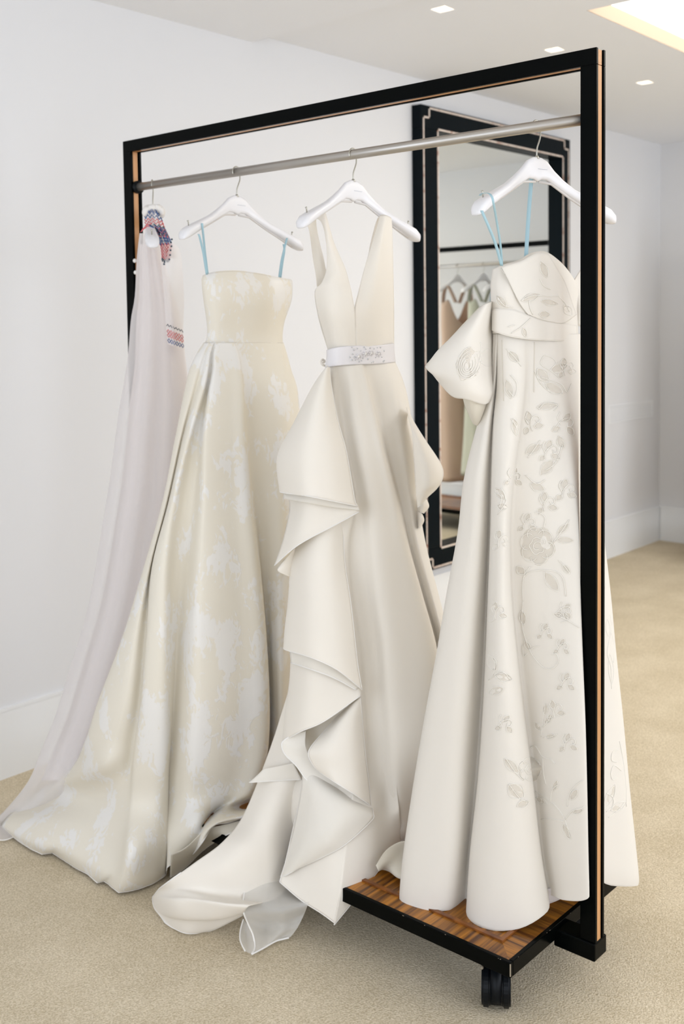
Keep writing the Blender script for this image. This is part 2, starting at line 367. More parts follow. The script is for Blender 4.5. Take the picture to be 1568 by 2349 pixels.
# ------------------------------------------------------------------ garment rack
def make_rack(label, dx=0, dy=0):
    R = empty('garment_rack', label, 'clothes rack')
    x0, x1, ya, yb, zt, zi, w = 1.970, 2.009, 1.043, 2.576, 1.999, 1.966, .036
    zf = .147
    for (ly0, ly1) in ((ya, ya + w), (yb - w, yb)):
        p = obj('post', B(((x0, ly0, zf), (x0 + .0085, ly1, zi)), bev=.0012), M_black, R)
        obj('wood_core', B(((x0 + .0085, ly0 + .002, zf), (x0 + .026, ly1 - .002, zi))), M_woodz, p)
        obj('groove', B(((x0 + .026, ly0 + .006, zf), (x0 + .031, ly1 - .006, zi))), M_rub, p)
        obj('rear_lath', B(((x0 + .031, ly0, zf), (x1, ly1, zi)), bev=.001), M_black, p)
    t = obj('top_bar', B(((x0, ya, zi), (x0 + .0085, yb, zt)), bev=.0012), M_black, R)
    obj('wood_core', B(((x0 + .0085, ya + .002, zi + .0015), (x0 + .026, yb - .002, zt - .002))), M_woody2, t)
    obj('groove', B(((x0 + .026, ya + .006, zi + .004), (x0 + .031, yb - .006, zt - .005))), M_rub, t)
    obj('rear_lath', B(((x0 + .031, ya, zi), (x1, yb, zt)), bev=.001), M_black, t)
    # hanging rail with end cups
    bm = bmesh.new(); tube(bm, [(1.990, ya + w, 1.864), (1.990, yb - w, 1.864)], .0118, 24); obj('hanging_rail', bm, M_steel, R, True)
    for y0, y1, cr in ((ya + w, ya + w + .004, .0125), (yb - w - .012, yb - w, .0185)):
        bm = bmesh.new(); tube(bm, [(1.990, y0, 1.864), (1.990, y1, 1.864)], cr, 24); obj('rail_cup', bm, M_rub, R, True)
    # plinth feet
    for (ly0, ly1) in ((ya - .0006, 1.14), (2.482, yb + .0006)):
        obj('foot_beam', B(((x0 - .004, ly0, .108), (x1 + .010, ly1, .147)), bev=.003), M_black, R)
    # platform
    px0, px1, py0, py1, z0, z1 = 1.786, 2.30, 1.135, 2.487, .123, .155
    P = obj('platform_edge', B(((px0, py0, z0), (px0 + .010, py1, z1)), ((px1 - .010, py0, z0), (px1, py1, z1)), ((px0 + .010, py0, z0), (px1 - .010, py0 + .010, z1)), ((px0 + .010, py1 - .010, z0), (px1 - .010, py1, z1)), ((px0 + .01, py0 + .01, z0 + .002), (px1 - .01, py1 - .01, z0 + .012)), bev=.0015), M_black, R)
    def ring(a, b, z0, z1, mx, my, nm):
        A = (px0 + a, py0 + a, px1 - a, py1 - a); Bq = (px0 + b, py0 + b, px1 - b, py1 - b)
        quads = [([(A[0], A[1]), (A[2], A[1]), (Bq[2], Bq[1]), (Bq[0], Bq[1])], my), ([(A[2], A[1]), (A[2], A[3]), (Bq[2], Bq[3]), (Bq[2], Bq[1])], mx),
                 ([(A[2], A[3]), (A[0], A[3]), (Bq[0], Bq[3]), (Bq[2], Bq[3])], my), ([(A[0], A[3]), (A[0], A[1]), (Bq[0], Bq[1]), (Bq[0], Bq[3])], mx)]
        for q, mm in quads: obj(nm, poly_prism(bmesh.new(), q, z0, z1), mm, R)
    ring(.010, .053, z0 + .012, z1 - .0005, M_woodx, M_woody, 'veneer_border')
    ring(.053, .063, z0 + .012, z1 + .0035, M_woodm, M_woodm, 'moulding')
    obj('inner_panel', B(((px0 + .063, py0 + .063, z0 + .012), (px1 - .063, py1 - .063, z1 - .0025))), M_woodx, R)
    # chips along the lacquered edge
    bm = bmesh.new()
    for i in range(9):
        if i < 5: c = Vector((px0 + .0006, py0 + random.uniform(.0, .5), random.choice((z1 - .0008, z0 + .0008)))); sz = Vector((.001, random.uniform(.001, .005), .0009))
        else: c = Vector((px0 + random.uniform(0, .25), py0 + .0006, z1 - .0008)); sz = Vector((random.uniform(.001, .004), .0008, .0009))
        box(bm, c - sz / 2, c + sz / 2)
    box(bm, (px0 - .0003, py0 - .0003, z0 + .004), (px0 + .0017, py0 + .0017, z1 - .002))
    obj('edge_chips', bm, M_chip, R)
    # twin-wheel casters
    for cx, cy in ((1.856, 1.215), (2.235, 1.205), (1.856, 2.42), (2.235, 2.42)):
        c = obj('caster', caster_hood(), M_rub, R, True); c.location = (cx, cy, 0); c.rotation_euler = (0, 0, math.radians(-58 if cy < 1.5 else 20))
        for s_ in (-1, 1):
            bm = bmesh.new(); bmesh.ops.create_cone(bm, cap_ends=True, segments=36, radius1=.0435, radius2=.0435, depth=.0185, matrix=Matrix.Translation((s_ * .0212, 0, .0435)) @ Matrix.Rotation(math.pi / 2, 4, 'Y'))
            bmesh.ops.bevel(bm, geom=[e for e in bm.edges if len(e.link_faces) == 2 and e.calc_face_angle() > 1.2], offset=.004, segments=3, affect='EDGES')
            obj('wheel', bm, M_rub, c, False)
        bm = bmesh.new(); bmesh.ops.create_uvsphere(bm, u_segments=10, v_segments=6, radius=.004, matrix=Matrix.Translation((-.030, -.012, .086))); obj('rivet', bm, M_chip, c, True)
    for o_ in R.children: o_.location.x += dx; o_.location.y += dy
    return R
def caster_hood():
    bm = bmesh.new(); n = 18; pts = []
    for i in range(n + 1):
        a = math.radians(-30 + 240 * i / n); pts.append((math.cos(a) * .0405, .0435 + math.sin(a) * .0455))
    for sx in (-.009, .009): pass
    lo = [bm.verts.new((-.0112, y, z)) for y, z in pts]; hi = [bm.verts.new((.0112, y, z)) for y, z in pts]
    bm.faces.new(lo); bm.faces.new(hi[::-1])
    for i in range(n + 1): j = (i + 1) % (n + 1); bm.faces.new((lo[i], hi[i], hi[j], lo[j]))
    box(bm, (-.020, -.020, .089), (.020, .020, .1255)); return bm
M_woody2 = wood('bar_core_wood', (0.62, 0.32, 0.13), (0.50, 0.235, 0.085), (160, 3, 160), .35)
rack = make_rack('black and wood wheeled garment rack holding the long wedding gowns')

# ------------------------------------------------------------------ hangers
def make_hanger(label, x, y, rot=0.0, group='white hangers on the front rail', tilt=0.0, pegs=True, dim=False):
    Hh = empty('hanger', label, 'hanger', group)
    bm = bmesh.new(); pts = []
    #        u(along), top z, bottom z, half depth
    prof = [(0, 0, -.052, .0065), (.012, -.0005, -.047, .0065), (.03, -.008, -.047, .0068), (.05, -.026, -.057, .0075), (.075, -.044, -.069, .009), (.105, -.062, -.084, .012),
            (.14, -.077, -.099, .0155), (.175, -.091, -.117, .0185), (.20, -.102, -.130, .0195), (.213, -.113, -.135, .0165), (.219, -.124, -.1355, .009)]
    secs = [(-u, a, b, d) for u, a, b, d in prof[::-1]] + prof[1:]
    rings = []; seg = 16
    for u, a, b, d in secs:
        cz, hz = (a + b) / 2, (a - b) / 2; ring = []
        fwd = -.030 * (abs(u) / .22) ** 2                              # the shoulders curve forward
        for k in range(seg):
            t = 2 * math.pi * k / seg; c, s_ = math.cos(t), math.sin(t); e = .65
            ring.append(bm.verts.new((u, fwd + d * math.copysign(abs(c) ** e, c), cz + hz * math.copysign(abs(s_) ** e, s_))))
        rings.append(ring)
    for r1, r2 in zip(rings, rings[1:]):
        for k in range(seg): bm.faces.new((r1[k], r1[(k + 1) % seg], r2[(k + 1) % seg], r2[k]))
    bm.faces.new(rings[0][::-1]); bm.faces.new(rings[-1])
    bmesh.ops.recalc_face_normals(bm, faces=bm.faces)
    body = obj('body', bm, M_hang, Hh, True)
    obj('printed_line', B(((-.004, -.00715, -.0262), (.030, -.0060, -.0254))), M_print, body)
    for s_ in (-1, 1):                                                   # underside groove
        bm = bmesh.new(); tube(bm, [(s_ * u, -.030 * (u / .22) ** 2, z) for u, z in ((.006, -.0520), (.045, -.0545), (.10, -.082), (.15, -.1055), (.19, -.1255))], .0028, 6); obj('groove', bm, M_groove, body, True)
    bm = bmesh.new(); k = [(0, 0, -.004), (0, 0, .012), (.001, 0, .022), (.008, 0, .033), (.013, 0, .043), (.0165, 0, .052), (.0185, 0, .062)]
    # hook passes over the rail (rail centre at local z = .066 + ...)
    zc = 1.864 - 1.802; R0 = .0148
    arc = [(math.cos(math.radians(a)) * R0, 0, zc + math.sin(math.radians(a)) * R0) for a in range(-35, 216, 14)]
    tube(bm, smooth_line([(0, 0, -.004), (0, 0, .010), (.0015, 0, .020), (.007, 0, .032), (.0115, 0, .043)] + arc, 3), .0017, 8); obj('hook', bm, M_hook, Hh, True)
    bm = bmesh.new(); tube(bm, [(0, 0, -.004), (0, 0, .003)], [.006, .003], 12); obj('ferrule', bm, M_hook, Hh, True)
    if pegs:
        for s_ in (-1, 1):
            bm = bmesh.new(); tube(bm, [(s_ * .188, -.022, -.099), (s_ * .189, -.022, -.088), (s_ * .191, -.022, -.084)], [.0016, .0016, .0026], 8); obj('peg', bm, M_hook, Hh, True)
    Hh.location = (x, y, 1.802); Hh.rotation_euler = (0, tilt, rot); return Hh
RX = 1.990
YH = dict(a=2.468, b=2.114, c=1.703, d=1.198)
make_hanger('white hanger seen end-on inside the blush gown at the far end of the rail', RX, YH['a'], math.radians(43))
make_hanger('white wooden hanger holding the strapless floral jacquard gown by blue ribbons', RX, YH['b'], tilt=.02)
make_hanger('white wooden hanger holding the V-neck belted gown', RX, YH['c'], tilt=.02)
hd = make_hanger('white wooden hanger beside the near post holding the draped embroidered gown', RX + .01, YH['d'], math.radians(-10), tilt=-.01)

# ------------------------------------------------------------------ gown B: strapless floral jacquard
def ribbon(name, pts, width, m, parent, flat=Vector((1, 0, 0))):
    pts = smooth_line(pts, 5); bm = bmesh.new(); L_, R_ = [], []
    for i, p in enumerate(pts):
        L_.append(bm.verts.new(p - flat * width / 2)); R_.append(bm.verts.new(p + flat * width / 2))
    for i in range(len(pts) - 1): bm.faces.new((L_[i], R_[i], R_[i + 1], L_[i + 1]))
    o = obj(name, bm, m, parent, True); md = o.modifiers.new('t', 'SOLIDIFY'); md.thickness = .0008; return o

FB = Frame(1.995, YH['b'])
GB = empty('wedding_gown', 'strapless ivory gown with woven floral jacquard and long train, second from left', 'dress')
pcb = 545
def rb(py, pxs, offs, **k): return row(FB, pcb, py, pxs, offs, **k)
bod = [465, 480, 505, 545, 590, 630, 655, 668]
z8 = [0] * 8
rows = [rb(0, [466, 478, 503, 545, 595, 632, 655, 667], z8, tilt=.75, b=.055, pys=[634, 628, 623, 621.5, 628, 635.5, 640, 642]),
        rb(650, [463.5, 476, 503, 545, 595, 633, 658, 669], z8, tilt=.75, b=.075, pys=[648, 648, 648, 648, 649, 650, 650, 650]),
        rb(690, [468, 480, 505, 545, 592, 632, 656, 667], [0, .3, .6, .3, 1.2, 1.5, .6, 0], tilt=.75, b=.078),
        rb(735, [474.5, 485, 508, 545, 588, 624, 642, 652], [0, .2, .3, -.3, .6, .8, .3, 0], tilt=.75, b=.075),
        rb(768, [476, 486, 508, 545, 586, 620, 637, 647], z8, tilt=.75, b=.072),
        rb(792, [469, 482, 506, 545, 585, 620, 638, 648], z8, tilt=.75, b=.074)]
sB = Sheet(FB, rows, closed=True, back=.10, ku=4, kv=5)
oB = sB.mesh('bodice', M_jac, GB)
band('neckline_binding', [sB.g[0] + [sB.g[0][0]]], .0012, M_jac, oB)
# waist seam and centre dart
off = [0, 1.0, -2.2, 2.0, 2.6, -2.4, -3.0, 2.4, 3.0, 1.8, 3.2, -3.2, -3.4, -1.2, 1.4, .4, 0]
rows = []
def rs(py, pxs, amp, tilt, b, w0=0, pys=None, zs=None, o_=off): rows.append(row(FB, pcb, py, pxs, o_, amp=amp * (.55 + .35 * min(1, max(0, (py - 900) / 400))), tilt=tilt, b=b, w0=w0, pys=pys, zs=zs))
rs(786, [469, 476, 481, 485, 489, 491, 493, 496, 500, 517, 534, 538, 560, 600, 641, 644, 648], .12, .75, .078)
rs(812, [452, 463, 471, 476, 481, 484, 487, 492, 498, 520, 545, 549, 572, 606, 643, 650, 656], .35, .70, .085)
rs(850, [435, 450, 461, 469, 476, 480, 484, 490, 498, 526, 551, 556, 580, 612, 645, 655, 667], .55, .62, .095)
rs(900, [424, 437, 447, 456, 465, 470, 475, 481, 496, 530, 556, 561, 585, 616, 648, 664, 682], .75, .55, .11)
rs(1000, [405, 413, 419, 426, 436, 447, 459, 468, 483, 530, 560, 566, 588, 620, 646, 666, 690], .95, .48, .12)
rs(1150, [376, 381, 386, 390, 400, 422, 445, 462, 481, 535, 573, 579, 594, 620, 645, 664, 692], 1.1, .40, .13)
rs(1300, [333, 342, 348, 352, 379, 402, 426, 452, 481, 545, 590, 597, 606, 624, 646, 662, 690], 1.25, .32, .14)
rs(1450, [286, 310, 334, 341, 377, 398, 414, 445, 481, 552, 604, 610, 616, 626, 645, 660, 690], 1.35, .24, .145)
rs(1600, [228, 285, 321, 329, 375, 394, 404, 440, 481, 556, 612, 617, 621, 630, 645, 660, 690], 1.4, .15, .15, w0=-.01)
rs(1700, [195, 258, 307, 316, 373, 390, 397, 435, 478, 552, 610, 615, 620, 630, 646, 662, 690], 1.4, .08, .155, w0=-.02)
rs(1765, [160, 228, 296, 310, 370, 386, 392, 431, 474, 545, 598, 606, 615, 630, 646, 662, 690], 1.35, .02, .15, w0=-.02, zs={0: .20})
rs(1835, [62, 158, 280, 306, 362, 384, 388, 428, 466, 530, 572, 590, 612, 630, 646, 662, 690], 1.1, 0, .12, w0=.0, pys=[1832, 1822, 1842, 1850, 1845, 1842, 1841, 1838, 1830, 1822, 1820, 1820] + [1815] * 5, zs={0: .035, 1: .13})
rs(1900, [18, 128, 262, 297, 352, 381, 386, 421, 455, 485, 520, 560, 600, 630, 646, 662, 690], 1, 0, .1, pys=[1872, 1885, 1930, 1945, 1935, 1925, 1915, 1905, 1890, 1868, 1850, 1850, 1846, 1842, 1840, 1840, 1840], zs={0: .03, 1: .09, 2: .11, 3: .14, 4: .13, 5: .12, 6: .13, 7: .15, 8: .17})
rs(1960, [4, 105, 245, 285, 340, 378, 384, 416, 446, 466, 500, 545, 590, 625, 646, 662, 690], 1, 0, .08, pys=[1888, 1938, 2000, 2018, 2008, 1985, 1970, 1958, 1940, 1908, 1885, 1872, 1866, 1862, 1860, 1860, 1860], zs={0: .02, 1: .045, 2: .05, 3: .055, 4: .05, 5: .05, 6: .075, 7: .085, 8: .10, 9: .17, 10: .19, 11: .19, 12: .19})
rs(2000, [0, 96, 223, 272, 330, 375, 383, 412, 440, 463, 489, 522, 556, 600, 646, 662, 690], 1, 0, .08, pys=[1893, 1958, 2025, 2047, 2037, 2011, 1990, 1972, 1961, 1934, 1895, 1887, 1878, 1874, 1870, 1870, 1870], zs={0: .012, 1: .008, 2: .012, 3: .008, 4: .009, 5: .01, 6: .055, 7: .065, 8: .075, 9: .15, 10: .18, 11: .18, 12: .18, 13: .18})
sS = Sheet(FB, rows, closed=True, back=[.10, .12, .14, .16, .18, .19, .20, .20, .19, .18, .15, .10, .08, .06, .05], ku=5, kv=6)
# ripples in the hem of the train: the edge lies on the carpet along this wavy line
HEM = [(-5, 1890), (20, 1912), (45, 1931), (75, 1950), (98, 1960), (118, 1957), (134, 1951), (143, 1966), (154, 1985), (170, 1991), (187, 1994), (205, 2008), (223, 2025), (232, 2024), (241, 2020), (255, 2034), (272, 2047), (296, 2044), (321, 2038), (350, 2027), (375, 2011), (392, 1996)]
def hem_y(x):
    for (a, ya), (b, yb) in zip(HEM, HEM[1:]):
        if a <= x <= b: return ya + (yb - ya) * (x - a) / (b - a)
    return None
def pix(p):
    d = p - EYE; z = d.dot(FW); return CXP + FPX * d.dot(RT) / z, CYP - FPX * d.dot(UP) / z
K = 14
for i in range(sS.nu):
    e = sS.g[-1][i]; x, y = pix(e); hy = hem_y(x)
    if hy is None or abs(hy - y) > 30 or e.z > .05: continue
    d = ray(x, hy); t = (.009 - EYE.z) / d.z; q = EYE + d * t; dl = q - e
    for k in range(K):
        f = (1 - k / K) ** 1.5; sS.g[-1 - k][i] += Vector((dl.x * f, dl.y * f, dl.z * f + (abs(dl.x) + abs(dl.y)) * .35 * f * (1 - f)))
oS = sS.mesh('skirt', M_jac, GB)
band('hem_binding', [sS.g[-1] + [sS.g[-1][0]]], .0016, M_hemband, oS)
# inner petticoat layer showing under the hem beside the next gown
rows = [[(392, 1960, (.11,)), (425, 1945, (.12,)), (470, 1905, (.17,)), (520, 1890, (.175,)), (560, 1880, (.18,))],
        [(391, 1985, (.07,)), (428, 1965, (.08,)), (468, 1930, (.13,)), (520, 1905, (.165,)), (560, 1895, (.17,))],
        [(390, 2012, (.012,)), (425, 1990, (.02,)), (466, 1950, (.07,)), (520, 1915, (.158,)), (560, 1903, (.158,))]]
sP = Sheet(FB, rows, ku=5, kv=5); oP = sP.mesh('petticoat', M_lining, GB); band('hem_binding', [sP.edge('bottom')], .0016, M_hemband, oP)
# hanging loops of pale blue ribbon
def PB(px, py, w): return FB.P(px, py, w)
ribbon('ribbon_loop', [PB(474, 630, .12), PB(466, 580, .135), PB(458, 545, .15), PB(455, 537, .15)], .0055, M_blue, GB, RT)
ribbon('ribbon_loop', [PB(476, 628, .10), PB(470, 580, .115), PB(466, 540, .13), PB(463, 512, .135)], .0055, M_blue, GB, RT)
ribbon('ribbon_loop', [PB(640, 637, -.05), PB(645, 600, -.06), PB(652, 570, -.065), PB(658, 546, -.07)], .0055, M_blue, GB, RT)
ribbon('ribbon_loop', [PB(643, 637, -.08), PB(648, 600, -.09), PB(652, 575, -.095), PB(650, 560, -.10)], .0055, M_blue, GB, RT)

# ------------------------------------------------------------------ gown C: V-neck crepe gown with belt and cascades
FC = Frame(1.995, YH['c']); pcc = 811
GC = empty('wedding_gown', 'plain ivory V-neck gown with jewelled belt, side cascades and train, third from left', 'dress')
def rc(py, pxs, offs, **k): return row(FC, pcc, py, pxs, offs, **k)
T = .72
# front panels with plunging neckline
rows = [rc(0, [706, 720, 735, 745], [-3, -1, 0, 0], tilt=T, pys=[500, 483, 479, 486], w0=.0),
        rc(0, [736, 741, 746, 750], [0, 1, 1, 0], tilt=T, pys=[508, 505, 503, 503], w0=.02),
        rc(558, [748, 754, 760, 766], [1, 2, 2, 1], tilt=T, w0=.03), rc(613, [749, 762, 776, 790], [1, 3, 4, 3], tilt=T, w0=.04),
        rc(648, [738, 757, 780, 800], [1, 4, 5, 4.5], tilt=T, w0=.045), rc(668, [722, 748, 776, 805], [-2, 3, 6, 6], tilt=T, w0=.045),
        rc(713, [727, 752, 780, 813], [-3, 3, 6, 7], tilt=T, w0=.05), rc(760, [740, 762, 788, 816], [-3, 3, 6, 7], tilt=T, w0=.045),
        rc(805, [753, 770, 792, 818], [-2.5, 2.5, 5, 6.2], tilt=T, w0=.045)]
sL = Sheet(FC, rows, ku=6, kv=5); oL = sL.mesh('bodice_front', M_crepe, GC)
rows = [rc(0, [872, 882, 891, 897], [0, 1, 1, 0], tilt=T, pys=[493, 493, 496, 500], w0=.03),
        rc(530, [861, 876, 889, 899], [1, 3, 1.5, .5], tilt=T, w0=.03), rc(570, [849, 869, 886, 900], [2, 4, 1.5, 0], tilt=T, w0=.035),
        rc(620, [834, 861, 882, 901], [3.5, 5, 2.2, -1], tilt=T, w0=.04), rc(667, [822, 855, 880, 902], [5, 6, 2.8, -2.5], tilt=T, w0=.045),
        rc(713, [812, 848, 878, 903], [7, 7, 3.8, -3], tilt=T, w0=.047), rc(760, [815, 848, 878, 903], [7, 6.8, 4, -3], tilt=T, w0=.045),
        rc(805, [817, 848, 878, 903], [6.2, 6, 3.6, -2.5], tilt=T, w0=.045)]
sR = Sheet(FC, rows, ku=6, kv=5); oR = sR.mesh('bodice_front', M_crepe, GC)
# back with its straps
rows = [rc(0, [700, 708, 716, 724], [0, 0, 0, 0], tilt=T, pys=[505, 494, 490, 492], w0=-.02), rc(530, [709, 715, 721, 727], [0, 0, 0, 0], tilt=T, w0=-.03),
        rc(590, [717, 725, 733, 741], [-2, -1, 0, 0], tilt=T, w0=-.05), rc(650, [726, 736, 747, 758], [-3, -3, -3, -3], tilt=T, w0=-.05), rc(720, [728, 750, 780, 812], [-3, -6, -8, -9], tilt=T, w0=-.03),
        rc(805, [753, 770, 792, 818], [-3, -6, -7, -8], tilt=T, w0=-.01)]
Sheet(FC, rows, ku=5, kv=5).mesh('bodice_back', M_crepe, GC)
rows = [rc(0, [866, 873, 881, 889], [0, 0, 0, 0], tilt=T, pys=[500, 497, 497, 499], w0=.0), rc(520, [859, 868, 877, 888], [0, 0, 0, 0], tilt=T, w0=-.02),
        rc(565, [848, 862, 877, 893], [-2, -2, -2, -2], tilt=T, w0=-.03), rc(620, [838, 860, 880, 899], [-5, -5, -4, -4], tilt=T, w0=-.03), rc(720, [810, 845, 876, 902], [-9, -9, -7, -4], tilt=T, w0=-.03),
        rc(805, [815, 848, 878, 903], [-8, -8, -6, -3.5], tilt=T, w0=-.01)]
Sheet(FC, rows, ku=5, kv=5).mesh('bodice_back', M_crepe, GC)
# belt
z7 = [0] * 7
rows = [rc(0, [750, 762, 785, 820, 855, 885, 902], z7, tilt=T, b=.082, w0=.028, pys=[803, 799, 795, 793, 793, 790, 787.5]),
        rc(0, [749, 761, 785, 820, 855, 887, 904], z7, tilt=T, b=.084, w0=.028, pys=[822, 821, 818, 815, 814, 811, 809]),
        rc(0, [746, 760, 785, 820, 856, 888, 906], z7, tilt=T, b=.086, w0=.028, pys=[843, 841, 838, 836, 835.5, 833, 830])]
sBt = Sheet(FC, rows, closed=True, back=.10, ku=5, kv=5); oBt = sBt.mesh('belt', M_belt, GC, thick=.002)
bm = bmesh.new(); tube(bm, smooth_line([FC.P(748, 838, .05), FC.P(741, 838, .06), FC.P(736, 831, .06), FC.P(739, 825, .055), FC.P(744, 828, .05), FC.P(741, 833, .05)], 4), .0028, 6); obj('belt_end', bm, M_crepe, GC, True)
# jewelled flowers on the belt
def flower(c, r, petals, par, sheet):
    """beaded flower laid on the belt: petals, centre pearl and small crystals"""
    bm = bmesh.new()
    for k in range(petals):
        a = 2 * math.pi * k / petals + .2; q = sheet.hit(c[0] + math.cos(a) * r * .6, c[1] + math.sin(a) * r * .6, .003)
        if q is None: continue
        bmesh.ops.create_uvsphere(bm, u_segments=8, v_segments=5, radius=r * .36 * .00107, matrix=Matrix.Translation(q) @ Matrix.Diagonal((1, 1, .8, 1)))
    o = obj('bead_flower', bm, M_belt, par, True)
    q = sheet.hit(c[0], c[1], .006); bm = bmesh.new(); bmesh.ops.create_uvsphere(bm, u_segments=10, v_segments=7, radius=.0034, matrix=Matrix.Translation(q)); obj('pearl', bm, M_pearl, par, True)
for c in ((822, 818), (851, 810), (868, 812), (838, 812)): flower(c, 8, 6, oBt, sBt)
bm = bmesh.new()
for c in [(806, 797), (812, 803), (809, 812), (815, 826), (824, 830), (835, 797), (838, 801), (848, 799), (856, 829), (852, 831), (865, 797), (872, 798), (878, 829), (881, 827), (880, 805), (806, 826), (803, 819), (818, 799), (829, 827), (861, 821), (876, 819), (844, 824), (833, 822), (812, 819), (858, 800), (826, 804)]:
    q = sBt.hit(c[0] + random.uniform(-1, 1), c[1] + random.uniform(-1, 1), .002)
    if q: bmesh.ops.create_uvsphere(bm, u_segments=7, v_segments=5, radius=random.uniform(.0014, .0024), matrix=Matrix.Translation(q))
obj('crystals', bm, M_crystal, oBt, True)

# base skirt
off = [-2, 1.0, 1.5, -1.8, -1.2, 2.8, 3.8, 4.6, -3.4, -1.6, 1.6, 0]
rows = []
def rs(py, pxs, amp, tilt, b, w0=0, pys=None, zs=None, o_=off): rows.append(row(FC, pcc, py, pxs, o_, amp=amp * (1 if o_ is not off else .62), tilt=tilt, b=b, w0=w0, pys=pys, zs=zs))
rs(838, [750, 758, 766, 775, 785, 800, 815, 828, 836, 860, 888, 905], .15, .70, .085, .022, pys=[841, 840, 839, 838, 837, 836, 835, 834, 834, 833, 831, 829])
rs(880, [742, 752, 764, 776, 788, 806, 826, 842, 850, 876, 904, 926], .5, .6, .09, .02)
rs(950, [715, 740, 768, 782, 795, 815, 840, 859, 867, 890, 918, 941], .8, .5, .10, .01)
rs(1040, [690, 735, 785, 796, 808, 832, 860, 879, 888, 908, 932, 951], 1.0, .42, .11, .01)
rs(1150, [684, 745, 806, 816, 828, 852, 885, 907, 916, 930, 945, 958], 1.1, .36, .115, .0)
rs(1250, [684, 745, 790, 806, 830, 860, 898, 930, 938, 948, 960, 975], 1.2, .32, .12, .0)
rs(1360, [676, 745, 796, 812, 842, 870, 915, 961, 968, 978, 990, 1002], 1.3, .28, .12, .0)
rs(1480, [668, 750, 812, 832, 862, 886, 930, 993, 1000, 1010, 1020, 1032], 1.4, .22, .12, .0)
rs(1600, [672, 750, 820, 840, 868, 896, 945, 1005, 1015, 1025, 1036, 1048], 1.4, .15, .12, .0)
rs(1720, [676, 750, 826, 848, 876, 905, 950, 1005, 1020, 1032, 1044, 1055], 1.3, .08, .12, .0)
rs(1830, [668, 735, 815, 850, 886, 913, 950, 1000, 1020, 1034, 1046, 1058], 1, 0, 0, o_=[7, 15, 17, 14, 10, 11, 8, 7, 2, 0, 0, -2])
rs(1920, [665, 730, 800, 850, 892, 922, 950, 990, 1015, 1034, 1046, 1058], 1, 0, 0, pys=[1905, 1905, 1910, 1905, 1900, 1895, 1890, 1890, 1900, 1910, 1910, 1910], o_=[5, 12, 14, 12, 9, 9, 6.5, 5, 2, 0, 0, -2])
rs(1970, [675, 735, 800, 850, 892, 930, 955, 980, 1010, 1034, 1046, 1058], 1, 0, 0, pys=[1940, 1950, 1960, 1950, 1935, 1925, 1915, 1925, 1945, 1955, 1955, 1955], o_=[4, 9, 11, 9, 7, 7, 5, 4, 2, 0, 0, -2])
sCs = Sheet(FC, rows, closed=True, back=[.10, .13, .16, .18, .19, .2, .2, .2, .2, .18, .15, .12, .1], ku=5, kv=6)
oCs = sCs.mesh('skirt', M_crepe, GC); band('hem_binding', [sCs.g[-1] + [sCs.g[-1][0]]], .0014, M_hemband, oCs)
# lining bunched on the platform behind the front hem
rows = [[(862, 1985, (.20,)), (885, 1950, (.22,)), (920, 1930, (.23,)), (960, 1930, (.23,))], [(868, 1998, (.185,)), (890, 1975, (.2,)), (922, 1960, (.2,)), (960, 1955, (.2,))],
        [(872, 1993, (.165,)), (892, 1999, (.168,)), (915, 2014, (.168,)), (960, 2020, (.168,))], [(880, 1985, (.16,)), (900, 1990, (.16,)), (925, 2000, (.16,)), (960, 2005, (.16,))]]
Sheet(FC, rows, ku=5, kv=5).mesh('lining', M_lining, GC)

def fl(name, rows, m=M_crepe, edges=('bottom',), ku=6, kv=6, r=.0013, wave=0, thick=.0015, par=None):
    s_ = Sheet(FC, rows, ku=ku, kv=kv)
    o_ = s_.mesh(name, m, par or GC, thick)
    if edges: band('hem_binding', [s_.edge(e) for e in edges], r, M_hemband, o_)
    return s_
# front panel of the skirt ending in a point over the platform edge
def on(sheet, px, py, e=.003):
    q = sheet.hit(px, py, 0)
    return (px, py, FC.D - Vector((q.x, q.y, 0)).dot(FC.n) + e)
fl('front_panel', [[on(sCs, x, 1690, -.006) for x in (700, 720, 765, 800, 806, 815, 850, 880, 900)],
    [on(sCs, x, 1760, -.003) for x in (695, 717, 763, 800, 806, 815, 850, 884, 905)],
    [on(sCs, x, 1830, .004) for x in (688, 714, 760, 796, 804, 812, 850, 887, 912)],
    [(672, 1900, .13), (705, 1910, .175), (755, 1920, .205), (785, 1925, .21), (793, 1925, .21), (803, 1922, .205), (850, 1900, .17), (888, 1880, .125), (916, 1865, .115)],
    [(655, 1975, .15), (700, 1995, .19), (745, 2020, .22), (773, 2035, .232), (780, 2038, .235), (790, 2030, .23), (852, 1965, .18), (892, 1925, .12), (919, 1903, .085)],

    [(641, 2023, .165), (690, 2065, .20), (735, 2094, .226), (764, 2115, .24), (768, 2117.5, .24), (773, 2113, .238), (854, 2014, .18), (893, 1967, .115), (921, 1931, .06)]], edges=('bottom', 'left'), kv=7)
